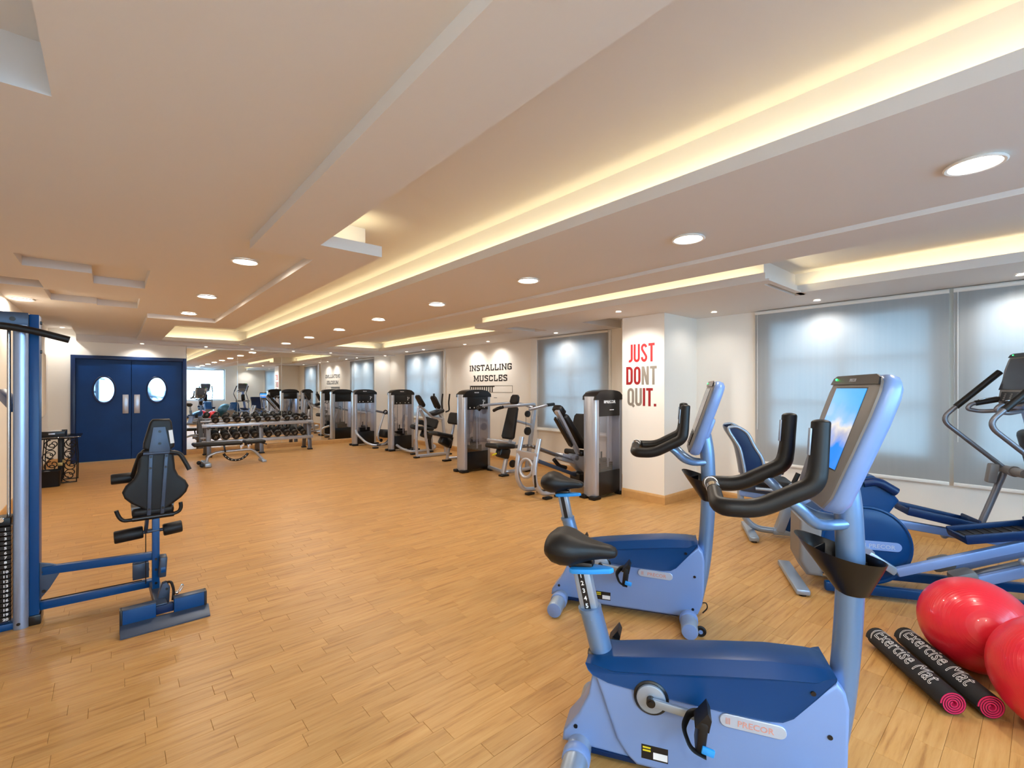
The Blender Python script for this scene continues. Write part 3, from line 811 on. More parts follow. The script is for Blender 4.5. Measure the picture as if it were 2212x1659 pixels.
def cup_holder(t, px, zt):
    """funnel shaped tray in two cups around the post"""
    mb = MB(); rings = []
    U, W = Vector((.81, -.58, 0)), Vector((.58, .81, 0))
    for f, z in ((0, -.150), (.35, -.098), (.75, -.040), (1, 0), (.94, -.003), (.72, -.040), (.40, -.080)):
        r = []
        for i in range(36):
            a = 2 * PI * i / 36; c, s = math.cos(a), math.sin(a)
            p = Vector((px + .034 * (1 - f) - .008 * f, 0, 0)) + U * c * (.047 + .092 * f) + W * s * (.047 + .026 * f)
            r.append((p.x, p.y, zt + z - f * .024 * c - .012 * f * (1 - c * c)))
        rings.append(r)
    mb.loft(rings, cap=True); o = mb.build('cup_tray', M['black'], t, 50)
    for k in (.062, -.066):
        mb = MB(); mb.box(Vector((px, 0, zt - .045 - k * .25)) + U * k, (.004, .085, .035), (0, 0, -.62)); mb.build('cup_divider', M['black'], o)

def console_mesh(t, B, T, wb, wt, th, scr):
    """tablet console on its post: B bottom and T top of the face line (x, z)"""
    B, T = Vector((B[0], 0, B[1])), Vector((T[0], 0, T[1])); u = (T - B); Ln = u.length; u.normalize(); n = Vector((-u.z, 0, u.x))
    if n.x > 0: n = -n
    def outline(k):
        pts = [(.50 * wb, 0), (.80 * wb, .012), (wb, .055), (wb + (wt - wb) * .55, Ln * .42), (wt, Ln * .72), (wt, Ln * .90), (wt * .95, Ln * .965), (wt * .82, Ln)]
        o = [(y - k, max(tt, k) if tt < Ln * .5 else tt - k) for y, tt in pts]
        return o + [(-y, tt) for y, tt in o[::-1]]
    ring = lambda k, dep: [B + u * tt + Vector((0, y, 0)) - n * dep for y, tt in outline(k)]
    dp = lambda tt: th
    mb = MB(); mb.loft([ring(.012, .006), ring(.004, .012), ring(0, .024), ring(.002, th), ring(.018, th + .016)]); o = mb.build('console', M['silver'], t, 50)
    # small shoulder at the back, where the post enters
    mb = MB(); mb.box(B + u * Ln * .40 - n * (th + .014), (.05, wb * 1.3, .13), Matrix((n, Vector((0, 1, 0)), u)).transposed(), .015); mb.build('console_mount', M['silver'], o)
    mb = MB(); mb.loft([ring(.011, .008), ring(.013, 0), ring(.022, -.004)]); mb.build('bezel', M['grey'], o, 50)
    q = lambda y, tt, d=-.005: B + u * tt + Vector((0, y, 0)) - n * d
    s0, s1, sw = scr
    mb = MB(); mb.loft([[q(-sw, s0 * Ln, d), q(sw, s0 * Ln, d), q(sw, s1 * Ln, d), q(-sw, s1 * Ln, d)] for d in (-.0045, -.0065)]); sc = mb.build('screen', M['screen'], o, 0)
    mb = MB(); mb.loft([[q(-sw - .004, (s0 - .01) * Ln, d), q(sw + .004, (s0 - .01) * Ln, d), q(sw + .004, (s1 + .01) * Ln, d), q(-sw - .004, (s1 + .01) * Ln, d)] for d in (-.003, -.0045)]); mb.build('screen_surround', M['black'], o, 0)
    mb = MB(); mb.loft([[q(-sw * .62, .10 * Ln, d), q(sw * .62, .10 * Ln, d), q(sw * .7, .27 * Ln, d), q(-sw * .7, .27 * Ln, d)] for d in (-.0045, -.010)]); mb.build('keypad', M['black'], o, 0)
    mb = MB()
    for i in range(4):
        for j in (-1, 0, 1): mb.box(q(j * sw * .38, (.125 + i * .035) * Ln, -.0105), (.004, .016, .008), Matrix((n, Vector((0, 1, 0)), u)).transposed())
    mb.build('keys', M['grey'], o, 0)
    capr = lambda d: [q(-wt + .014, .915 * Ln, d), q(wt - .014, .915 * Ln, d), q(wt * .93 - .010, .965 * Ln, d), q(wt * .80 - .01, .985 * Ln, d), q(-wt * .80 + .01, .985 * Ln, d), q(-wt * .93 + .010, .965 * Ln, d)]
    mb = MB(); mb.loft([capr(-.003), capr(-.008)]); mb.build('top_cap', M['grey'] if False else M['black'], o, 0)
    mb = MB(); mb.sph(q(wt * .72, .955 * Ln, -.009), .004, None, 8, 6); mb.build('status_light', M['led'], o)
    F = frame(q(0, .935 * Ln, -.0085), Vector((0, -1, 0)), u); text('PRECOR', .016, F, M['badge'], o, 'lettering', .0003, depth=.0003)
    return o

def make_bike(label):
    t = thing('exercise_bike', label, 'exercise bike', (0, 0, 0), 0, 'upright exercise bikes')
    # silver body
    body = [(-.345, .37), (-.315, .29), (-.256, .125), (-.215, .07), (-.183, .045), (.40, .045), (.455, .07), (.478, .13), (.487, .2), (.492, .40), (.482, .45), (.455, .482), (.40, .43), (.1, .40), (-.2, .375), (-.32, .372)]
    mb = MB(); mb.prism(body, -.09, .09, 'xz', .014, 3)
    tail = [(-.47, .055), (-.465, .095), (-.405, .175), (-.365, .26), (-.348, .36), (-.25, .37), (-.15, .05)]
    mb.prism(tail, -.07, .07, 'xz', .012, 3); o = mb.build('body_shell', M['silver'], t, 45)
    for x, y, z in ((-.415, -.069, .125), (.435, -.088, .30), (.425, -.088, .10), (.385, -.098, .440)):
        mb = MB(); mb.cyl((x, y - .005, z), (x, y, z), .008, n=10); mb.build('screw', M['black'], o)
    mb = MB(); mb.box((-.02, 0, .046), (.72, .15, .02), None, .004); mb.build('under_rail', M['navyd'], t)
    # navy cap shell with a chamfered shoulder
    low = [(-.372, .395), (-.362, .372), (-.345, .356), (-.287, .338), (-.135, .326), (.1, .317), (.25, .316), (.296, .322), (.328, .342), (.396, .422), (.452, .492)]
    top = [(.452, .503), (.432, .510), (.395, .514), (.266, .509), (.1, .486), (-.108, .453), (-.267, .421), (-.345, .405)]
    ring = lambda dz, k: [(x, z + (.004 if k else 0)) for x, z in low] + [(x, z - dz * max(0, min(1, (.452 - x) / .07)) * max(.15, min(1, (x + .36) / .12))) for x, z in top]
    mb = MB(); R = []
    for y, dz, k in ((-.098, .050, 1), (-.10, .046, 0), (-.066, .004, 0), (-.05, 0, 0), (.05, 0, 0), (.066, .004, 0), (.10, .046, 0), (.098, .050, 1)):
        R.append([(x, y, z) for x, z in ring(dz, k)])
    mb.loft(R); mb.build('top_shell', M['navy'], t, 28)
    precor_badge(t, (.205, -.0935, .286), .208, .046, .03)
    # main post, bending to the console
    mb = MB(); mb.tube(fillet([(.44, 0, .10), (.489, 0, .33), (.512, 0, .60), (.522, 0, .85), (.512, 0, 1.06), (.495, 0, 1.16)], .2, 5), .042, 20); mb.build('front_post', M['silverp'], t)
    # feet
    for x, lw in ((.40, .05), (-.40, .05)):
        mb = MB(); mb.cyl((x, -.275, lw), (x, .275, lw), .047, n=24, bev=.006); f = mb.build('foot_tube', M['silverm'], t)
        for s in (-1, 1):
            mb = MB(); mb.cyl((x, s * .115, lw + .004), (x, s * .155, lw + .002), .053, n=24, bev=.004); mb.build('foot_collar', M['silver'], f)
            mb = MB(); mb.cyl((x, s * .276, lw), (x, s * .281, lw), .044, n=24, bev=.002); mb.cyl((x, s * .281, lw), (x, s * .283, lw), .007, n=8); mb.build('end_cap', M['silver'], f)
            mb = MB(); mb.cyl((x, s * .24, .0), (x, s * .24, .012), .022, n=14); mb.build('foot_pad', M['rubber'], f)
    for s in (-1, 1):
        mb = MB(); mb.torus((.462, s * .21, .032), .024, .008, (0, 1, 0), 20, 8); mb.cyl((.462, s * .21 - .01, .032), (.462, s * .21 + .01, .032), .022, n=18); wv = mb.build('transport_wheel', M['rubber'], t)
        mb = MB(); mb.box((.425, s * .21, .04), (.07, .014, .03), None, .005); mb.cyl((.462, s * .198, .032), (.462, s * .222, .032), .012, n=12); mb.build('wheel_bracket', M['silver'], wv)
    # cable
    mb = MB(); mb.tube(fillet([(.47, .03, .09), (.51, .04, .10), (.52, .05, .06), (.49, .06, .02)], .02), .004, 6); mb.build('power_cable', M['black'], t)
    # cranks and pedals
    for s in (-1, 1):
        cx, cz = -.13, .315
        ex, ez = (.035, .302) if s < 0 else (-.295, .328)
        mb = MB(); mb.cyl((cx, s * .088, cz), (cx, s * .112, cz), .052, n=32, bev=.006); h = mb.build('crank_disc', M['silverm'], t)
        mb = MB(); mb.torus((cx, s * .098, cz), .056, .007, (0, 1, 0), 32, 6); mb.build('crank_seal', M['black'], h)
        mb = MB(); mb.cyl((cx, s * .112, cz), (cx, s * .134, cz), .016, n=16); mb.cyl((cx, s * .134, cz), (cx, s * .138, cz), .009, n=6); mb.build('crank_bolt', M['black'], h)
        mb = MB(); mb.beam((cx, s * .123, cz), (ex, s * .130, ez), .014, .030, .005); mb.build('crank_arm', M['silverm'], t)
        pd = MB(); pd.box((ex, s * .19, ez - .005), (.030, .095, .115), (0, .12, 0), .008); p = pd.build('pedal', M['rubber'], t)
        mb = MB(); mb.cyl((ex, s * .13, ez), (ex, s * .235, ez), .010, n=10)
        mb.prism([(ex - .022, ez + .03), (ex + .018, ez + .085), (ex + .030, ez + .06), (ex + .022, ez + .02)], s * .15, s * .235, 'xz', .004); mb.build('toe_guard', M['rubber'], p)
        mb = MB(); mb.tube(fillet([(ex + .012, s * .238, ez - .055), (ex - .035, s * .238, ez - .04), (ex - .058, s * .20, ez + .0), (ex - .035, s * .145, ez + .02), (ex + .006, s * .145, ez + .03)], .02), .014, 8, flat=.22, up=(0, 1, 0)); mb.build('pedal_strap', M['rubber'], p)
        mb = MB(); mb.box((ex + .018, s * .240, ez - .035), (.040, .012, .024), (0, .2, 0), .004); mb.build('strap_clip', M['cyan'], p)
    # seat post and saddle
    mb = MB(); mb.tube([(-.318, 0, .375), (-.345, 0, .48), (-.370, 0, .565)], .047, 24, flat=.92); mb.tube([(-.3695, 0, .557), (-.372, 0, .572)], .050, 24, flat=.92); mb.cyl((-.36, -.046, .535), (-.36, -.049, .535), .005, n=8); mb.build('seat_sleeve', M['silverp'], t)
    mb = MB(); mb.torus((-.319, 0, .398), .050, .012, (-.2, 0, 1), 28, 8); mb.build('sleeve_ring', M['black'], t)
    d = Vector((-.407 + .368, 0, .735 - .555)).normalized()
    mb = MB(); mb.beam((-.366, 0, .545), (-.407, 0, .735), .050, .070, .012, (1, 0, 0)); sp = mb.build('seat_post', M['chrome'] if False else M['silverm'], t)
    side = Vector((0, -1, 0)); fx = Vector((d.z, 0, -d.x))
    c0 = Vector((-.3895, -.0255, .640))
    mb = MB(); mb.beam(c0 - d * .078, c0 + d * .078, .002, .024, 0, tuple(fx)); ns = mb.build('number_strip', M['label'], sp, 0)
    for i in range(5): text(str(i + 1), .024, frame(c0 + d * (.054 - i * .030) + side * .0016 - fx * .0005, fx, d), M['white'], ns, 'numeral', .0006, depth=.0003)
    mb = MB(); prof = [(-.548, .045, .822, .800), (-.540, .085, .845, .765), (-.515, .108, .866, .742), (-.480, .117, .876, .733), (-.440, .112, .866, .735), (-.405, .088, .850, .748), (-.365, .058, .838, .762), (-.325, .042, .830, .770), (-.290, .034, .824, .774), (-.270, .024, .816, .780), (-.262, .010, .806, .790)]
    rings = []
    for x, hw, zt, zb in prof:
        r = []
        for a, z in superellipse(0, (zt + zb) / 2, hw, (zt - zb) / 2, 2.5, 24):
            dip = .010 * math.exp(-(a / .02) ** 2) * (1 if z > (zt + zb) / 2 and -.53 < x < -.33 else 0)
            r.append((x, a, z - dip + (.02 * (abs(a) / .12) ** 2 if z < (zt + zb) / 2 else 0)))
        rings.append(r)
    mb.loft(rings); mb.build('saddle', M['vinyl'], t, 60)
    mb = MB(); mb.box((-.405, 0, .742), (.10, .07, .03), None, .01); mb.build('saddle_clamp', M['black'], t)
    mb = MB(); mb.prism([(-.445, -.050), (-.44, .0), (-.36, .012), (-.285, -.018), (-.272, -.034), (-.285, -.050), (-.36, -.062), (-.43, -.062)], .722, .742, 'xy', .006)
    mb.xf(Matrix.Translation((-.36, 0, .73)) @ Matrix.Rotation(-.10, 4, 'Y') @ Matrix.Translation((.36, 0, -.73))); mb.build('height_lever', M['cyan'], t)
    # handlebar: loop of padded bars with upright horns, chrome pulse grips
    hb = MB()
    for s in (-1, 1):
        pts = fillet([(.085, s * .075, 1.085), (.085, s * .205, 1.060), (.20, s * .208, 1.062), (.362, s * .208, 1.150), (.372, s * .205, 1.215), (.380, s * .200, 1.345)], .045, 6)
        rr = [.0235 if i < 3 else .0285 for i in range(len(pts))]
        for i in range(len(pts)):
            f = i / (len(pts) - 1); rr[i] = .024 + .006 * min(1, f * 6) * (1 if f < .7 else 1 - (f - .7) / .3 * .55)
        hb.tube(pts, rr, 16); e_ = Vector(pts[-1]); hb.sph(e_, (.0265, .0265, .010), None, 16, 8)
    h = hb.build('handlebar', M['rubber'], t, 60)
    mb = MB(); mb.tube([(.085, -.08, 1.086), (.083, 0, 1.094), (.085, .08, 1.086)], .0215, 16); mb.build('crossbar', M['rubber'], h)
    for s in (-1, 1):
        mb = MB(); mb.cyl((.084, s * .040, 1.0905), (.085, s * .072, 1.0865), .0245, n=18); mb.build('pulse_grip', M['chrome'], h)
        mb = MB(); mb.box((.348, s * .203, 1.285), (.006, .022, .085), (0, .06, 0), .0025); mb.build('grip_plate', M['silverm'], h)
        mb = MB(); mb.tube(fillet([(.505, s * .02, .992), (.43, s * .06, .990), (.37, s * .16, 1.02), (.32, s * .200, 1.075), (.29, s * .205, 1.10)], .06, 6), .018, 14); mb.build('bar_support', M['silverp'], t)
    cup_holder(t, .492, .905)
    console_mesh(t, (.394, 1.055), (.543, 1.500), .190, .230, .046, (.30, .885, .138))
    # sticker with a yellow heading and a white code field
    mb = MB(); mb.box((-.118, -.0905, .106), (.094, .001, .052)); st = mb.build('data_label', M['label'], t, 0)
    mb = MB(); mb.box((-.146, -.0915, .123), (.028, .001, .006)); mb.box((-.146, -.0915, .112), (.028, .001, .006)); mb.build('label_heading', M['yellow'], st, 0)
    mb = MB(); mb.box((-.098, -.0915, .098), (.050, .001, .024)); mb.build('label_field', M['white'], st, 0)
    return t
bikeA = make_bike('near upright bike in silver and navy with glowing blue screen')
bikeA.location = (1.648, .892, 0); bikeA.rotation_euler = (0, 0, HD)
bikeB = dup(bikeA, (2.548, 1.834, 0), HD, 'far upright bike in silver and navy with unlit grey screen')
for ch in bikeB.children:
    for g in ch.children:
        if g.name.startswith('screen') and not g.name.startswith('screen_s'):
            me = g.data.copy(); me.materials.clear(); me.materials.append(M['screenoff']); g.data = me
# ---------------------------------------------------------------- elliptical trainer
def rot_y(a): return Matrix.Rotation(a, 3, 'Y')
def make_elliptical(label):
    t = thing('elliptical_trainer', label, 'elliptical', (0, 0, 0), 0, 'elliptical trainers')
    # rear drum housing between two round covers
    cx, cz, R = .055, .358, .272
    mb = MB()
    out = [(cx + R * math.cos(a), cz + R * math.sin(a)) for a in [math.radians(x) for x in range(-150, 62, 8)]]
    out += [(.255, .68), (.165, .80), (.11, .84), (.03, .83), (-.06, .74), (-.16, .62), (-.30, .52), (-.345, .36), (-.33, .20)]
    mb.prism(out, -.14, .14, 'xz', .03, 3); h = mb.build('drum_housing', M['navy'], t, 40)
    for s in (-1, 1):
        mb = MB(); mb.lathe([(0, .02), (.18, .018), (.235, .010), (.252, .002), (.262, .010), (.272, .006), (.276, -.02)], (cx, s * .142, cz), (0, s, 0), 48); mb.build('drum_cover', M['navy'], h, 40)
    precor_badge(h, (.130, -.164, .365), .25, .062, 0, tm='badge', bm='silver')
    mb = MB(); mb.prism([(-.345, .50), (-.35, .20), (-.30, .10), (-.20, .10), (-.20, .50)], -.15, .15, 'xz', .03, 3); mb.build('rear_shroud', M['grey'], t, 40)
    mb = MB(); mb.tube(fillet([(.23, -.145, .74), (.12, -.15, .81), (.04, -.145, .79)], .04), .030, 14); mb.build('carry_handle', M['navyd'], h)
    # base rails and feet
    for s in (-1, 1):
        mb = MB(); mb.beam((-.20, s * .17, .055), (1.25, s * .17, .075), .05, .065, .010); mb.build('base_rail', M['navy'], t)
    mb = MB(); mb.beam((-.36, -.30, .03), (-.36, .30, .03), .09, .04, .012); f = mb.build('rear_foot', M['silverm'], t)
    mb = MB(); mb.beam((1.22, -.32, .03), (1.22, .32, .03), .09, .045, .012); mb.build('front_foot', M['silverm'], t)
    for x in (-.36, 1.22):
        for s in (-1, 1): mb = MB(); mb.cyl((x, s * .27, 0), (x, s * .27, .012), .024, n=12); mb.build('foot_pad', M['rubber'], t)
    # ramp with two tracks
    for s in (-1, 1):
        mb = MB(); mb.beam((.62, s * .13, .175), (1.42, s * .13, .50), .10, .075, .018); r = mb.build('ramp', M['silver'], t)
        mb = MB(); mb.beam((.66, s * .13, .235), (1.40, s * .13, .535), .05, .012, .003); mb.build('ramp_track', M['steeld'], r)
        mb = MB(); mb.box((.60, s * .13, .20), (.14, .12, .09), (0, -.38, 0), .03); mb.build('ramp_end', M['grey'], r)
    # pedal arms, foot plates, swing arms: near side low and forward, far side high and back
    for s in (-1, 1):
        y = s * .22
        if s < 0: a, b, pc, tl = (.20, y, .215), (1.10, y, .56), (.73, y, .52), -.20
        else: a, b, pc, tl = (.22, y, .46), (1.05, y, .36), (.60, y, .50), .20
        mb = MB(); mb.beam(a, b, .045, .060, .010); arm = mb.build('pedal_arm', M['silver'], t)
        mb = MB(); mb.cyl((a[0] - .16, s * .17, cz - .10 * -s * .4), (a[0] - .16, s * .235, cz - .10 * -s * .4), .04, n=18); mb.beam((a[0] - .16, y, cz - .10 * -s * .4), a, .04, .055, .01); mb.build('crank_link', M['silverm'], arm)
        mb = MB(); Rm = rot_y(tl)
        mb.box((0, 0, 0), (.42, .22, .024), None, .010); mb.box((0, -.105, .024), (.42, .016, .050), None, .007); mb.box((0, .105, .024), (.42, .016, .050), None, .007); mb.box((.203, 0, .034), (.016, .22, .070), None, .007); mb.box((-.203, 0, .018), (.014, .22, .034), None, .006)
        mb.xf(Matrix.Translation(pc) @ Rm.to_4x4()); p = mb.build('foot_plate', M['navyd'], t)
        mb = MB(); mb.box((-.02, 0, .014), (.35, .185, .006), None, .002)
        for k in range(7): mb.box((-.16 + k * .047, 0, .019), (.012, .17, .004))
        mb.xf(Matrix.Translation(pc) @ Rm.to_4x4()); mb.build('tread_mat', M['rubber'], p)
        # swing arm: lower link, pivot, elbow and padded hand grip
        lo = (.89, s * .27, .46) if s > 0 else (1.02, s * .27, .44)
        pv = (1.02, s * .25, .88)
        mb = MB(); mb.tube(fillet([lo, (.965, s * .27, .68), pv], .2), .021, 12); w_ = mb.build('swing_arm', M['steeld'], t)
        mb = MB(); mb.box((pv[0] - .075, s * .25, .845), (.055, .05, .14), (0, .15, 0), .012); mb.build('arm_bracket', M['grey'], w_)
        mb = MB(); mb.tube(fillet([pv, (.655, s * .265, 1.225), (.985, s * .25, 1.565)], .075, 7), .016, 12); mb.build('upper_arm', M['steeld'], w_)
        mb = MB(); mb.tube([(.745, s * .261, 1.318), (.99, s * .25, 1.570)], .021, 14); mb.build('hand_grip', M['rubber'], w_)
        mb = MB(); mb.cyl((pv[0], s * .05, .875), (pv[0], s * .29, .875), .030, n=18); mb.cyl((pv[0], s * .15, .875), (pv[0], s * .17, .875), .037, n=18); mb.build('pivot_tube', M['grey'], t)
        mb = MB(); mb.tube([(lo[0] - .20, s * .29, .385 if s < 0 else .36), (lo[0] + .30, s * .29, .33)], .013, 10); mb.sph((lo[0] - .20, s * .29, .385 if s < 0 else .36), .024, None, 12, 8); mb.build('link_rod', M['silverm'], t)
    # front column and console
    mb = MB(); mb.tube(fillet([(1.40, 0, .12), (1.30, 0, .52), (1.10, 0, .95), (1.02, 0, 1.34)], .2), .050, 18, flat=1.1); mb.build('front_column', M['silver'], t)
    mb = MB(); mb.box((1.06, 0, 1.02), (.13, .15, .34), (0, -.22, 0), .04, 3); mb.build('column_cover', M['black'], t)
    mb = MB(); mb.prism([(1.30, .05), (1.55, .05), (1.56, .30), (1.42, .50), (1.28, .45)], -.12, .12, 'xz', .04, 3); mb.build('front_housing', M['navy'], t, 40)
    console_mesh(t, (.905, 1.325), (1.02, 1.695), .15, .205, .06, (.32, .88, .16))
    mb = MB()
    mb.tube(fillet([(.99, -.03, 1.31), (.83, -.14, 1.29), (.755, -.15, 1.305), (.775, -.15, 1.34), (.85, -.14, 1.36)], .03, 5), .014, 10)
    mb.tube(fillet([(.99, .03, 1.31), (.83, .14, 1.29), (.755, .15, 1.305), (.775, .15, 1.34), (.85, .14, 1.36)], .03, 5), .014, 10); fh = mb.build('fixed_handles', M['steeld'], t)
    for s in (-1, 1):
        mb = MB(); mb.tube([(.80, s * .147, 1.347), (.93, s * .13, 1.378)], .019, 12); mb.build('pulse_grip', M['rubber'], fh)
        mb = MB(); mb.box((.865, s * .140, 1.383), (.10, .022, .006), (0, -.23, 0), .002); mb.build('pulse_plate', M['chrome'], fh)
    return t
ell = make_elliptical('navy elliptical trainer with round drum cover behind the red balls')
ell.location = (4.079, .956, 0); ell.rotation_euler = (0, 0, HD)
dup(ell, (3.35, -.85, 0), HD - .5, 'second elliptical trainer behind the camera seen only in the mirror')

def screen_off(root):
    for ch in root.children:
        for g in ch.children:
            if g.name.split('.')[0] == 'screen': g.data.materials[0] = M['screenoff']
screen_off(ell)

# ---------------------------------------------------------------- recumbent bike
def make_recumbent():
    t = thing('recumbent_bike', 'recumbent bike with mesh seat back behind the near bike handlebars', 'exercise bike', (4.80, 1.945, 0), HD)
    mb = MB(); mb.tube(fillet([(-.085, 0, .46), (-.075, 0, .20), (.04, 0, .065), (.36, 0, .05)], .12, 6), .030, 14); mb.build('rear_frame', M['silverm'], t)
    mb = MB(); mb.beam((.20, 0, .055), (.95, 0, .065), .09, .06, .015); mb.build('base_rail', M['silverm'], t)
    mb = MB(); mb.beam((0, -.28, .035), (0, .28, .035), .085, .045, .012); f = mb.build('rear_foot', M['silverm'], t)
    for s in (-1, 1): mb = MB(); mb.cyl((0, s * .25, 0), (0, s * .25, .014), .024, n=12); mb.build('foot_pad', M['rubber'], f)
    mb = MB(); mb.beam((.93, -.20, .035), (.93, .20, .035), .085, .045, .012); mb.build('front_foot', M['silverm'], t)
    mb = MB(); mb.beam((.255, 0, .06), (.345, 0, .34), .13, .075, .015); mb.build('seat_upright', M['silverm'], t)
    mb = MB(); mb.beam((.31, 0, .08), (.40, 0, .36), .11, .07, .01); mb.build('upright_cover', M['navy'], t)
    mb = MB(); mb.beam((-.10, 0, .42), (.75, 0, .32), .10, .07, .02); mb.build('seat_rail', M['silver'], t)
    mb = MB(); mb.box((.16, 0, .545), (.40, .40, .075), (0, .10, 0), .035, 3); mb.build('seat', M['vinyl'], t, 50)
    mb = MB(); mb.box((.05, 0, .475), (.30, .18, .09), (0, .10, 0), .02); mb.build('seat_carriage', M['bluegrey'], t)
    # back: two side loops, a tight mesh panel in front and a rear shell
    rear = [(-.06, .58), (-.080, .72), (-.112, .88), (-.205, 1.03), (-.218, 1.075)]
    frnt = [(-.140, 1.088), (-.045, 1.03), (.010, .90), (.080, .79), (.110, .62)]
    bk = None
    for s in (-1, 1):
        mb = MB(); mb.tube(fillet([(x, s * .20, z) for x, z in rear + frnt] , .05, 4), .015, 10); f_ = mb.build('back_frame', M['silverm'], t); bk = bk or f_
        mb = MB(); mb.prism(rear + frnt, s * .185, s * .197, 'xz', .003); mb.build('side_panel', M['navyd'], f_)
    def skin(line, dip, name, m):
        mb = MB(); L_ = fillet([(x, 0, z) for x, z in line], .06, 4); V = []
        for p in L_: V.append([mb.bm.verts.new((p.x + dip * (1 - ((k - 4) / 4) ** 2), -.19 + .38 * k / 8, p.z)) for k in range(9)])
        for a_, b_ in zip(V, V[1:]):
            for k in range(8): mb.bm.faces.new((a_[k], a_[k + 1], b_[k + 1], b_[k]))
        return mb.build(name, m, t, 60)
    mesh = skin(frnt, -.03, 'back_mesh', M['black']); skin(rear, -.02, 'rear_shell', M['navyd'])
    mb = MB()
    for i in range(14): x, z = -.03 + .12 * (i / 13) ** 1.3, 1.02 - .38 * i / 13; mb.tube([(x, -.19, z), (x - .03, 0, z), (x, .19, z)], .004, 5)
    o = mb.build('mesh_ribs', M['navyd'], mesh); o['kind'] = 'stuff'
    for s in (-1, 1):
        mb = MB(); mb.tube(fillet([(.02, s * .21, .50), (.24, s * .25, .50), (.33, s * .25, .58), (.36, s * .25, .66)], .05), .015, 10); sh = mb.build('side_handle', M['silverm'], t)
        mb = MB(); mb.tube([(.325, s * .25, .575), (.365, s * .25, .672)], .021, 12); mb.build('hand_grip', M['rubber'], sh)
    out = [(.50, .10), (.48, .25), (.56, .42), (.70, .50), (.86, .48), (.95, .36), (.96, .12), (.90, .08)]
    mb = MB(); mb.prism(out, -.10, .10, 'xz', .035, 3); mb.build('front_shroud', M['navy'], t, 40)
    for s in (-1, 1):
        mb = MB(); mb.cyl((.70, s * .10, .33), (.70, s * .13, .33), .05, n=20); mb.beam((.70, s * .135, .33), (.70 + s * .12, s * .135, .33 + s * .10), .016, .03, .004); c = mb.build('crank', M['silverm'], t)
        mb = MB(); mb.box((.70 + s * .12, s * .20, .33 + s * .10), (.10, .10, .025), (0, .4, 0), .008); mb.build('pedal', M['rubber'], c)
    mb = MB(); mb.tube(fillet([(.88, 0, .38), (.86, 0, .80), (.80, 0, 1.02)], .15), .038, 14); mb.build('front_post', M['silver'], t)
    console_mesh(t, (.74, .93), (.86, 1.27), .14, .19, .05, (.3, .88, .15))
    mb = MB(); mb.tube(fillet([(.82, 0, .96), (.74, -.16, .94), (.66, -.20, .96), (.65, -.20, 1.04)], .05), .016, 10); mb.tube(fillet([(.82, 0, .96), (.74, .16, .94), (.66, .20, .96), (.65, .20, 1.04)], .05), .016, 10); mb.build('front_handles', M['rubber'], t)
    return t
make_recumbent()

# ---------------------------------------------------------------- treadmill (seen in the mirror)
def make_treadmill(x, y, rz):
    t = thing('treadmill', 'navy treadmill by the bright back window seen only in the mirror', 'treadmill', (x, y, 0), rz)
    mb = MB(); mb.box((0, 0, .13), (1.75, .72, .11), None, .03, 2); mb.build('deck', M['navyd'], t)
    mb = MB(); mb.box((-.05, 0, .19), (1.50, .52, .012), None, .004); mb.build('belt', M['rubber'], t)
    for s in (-1, 1):
        mb = MB(); mb.box((-.05, s * .31, .196), (1.55, .08, .02), None, .006); mb.build('side_rail', M['silverm'], t)
        mb = MB(); mb.tube(fillet([(.72, s * .37, .15), (.66, s * .37, .75), (.55, s * .36, 1.15)], .1), .034, 12); mb.build('upright', M['bluesteel'], t)
        mb = MB(); mb.tube(fillet([(.58, s * .36, 1.08), (.20, s * .36, 1.06), (.10, s * .34, .98)], .06), .022, 10); mb.build('hand_rail', M['rubber'], t)
        for xx in (-.75, .7): mb = MB(); mb.cyl((xx, s * .3, 0), (xx, s * .3, .08), .03, n=12); mb.build('foot', M['rubber'], t)
    mb = MB(); mb.box((.70, 0, .27), (.36, .62, .22), (0, .1, 0), .07, 3); mb.build('motor_hood', M['navy'], t, 50)
    mb = MB(); mb.box((.52, 0, 1.13), (.26, .78, .06), (0, -.3, 0), .025); mb.build('dashboard', M['navyd'], t)
    console_mesh(t, (.50, 1.16), (.62, 1.52), .19, .24, .05, (.3, .88, .19))
make_treadmill(1.75, -1.45, -PI / 2 - 1.2)
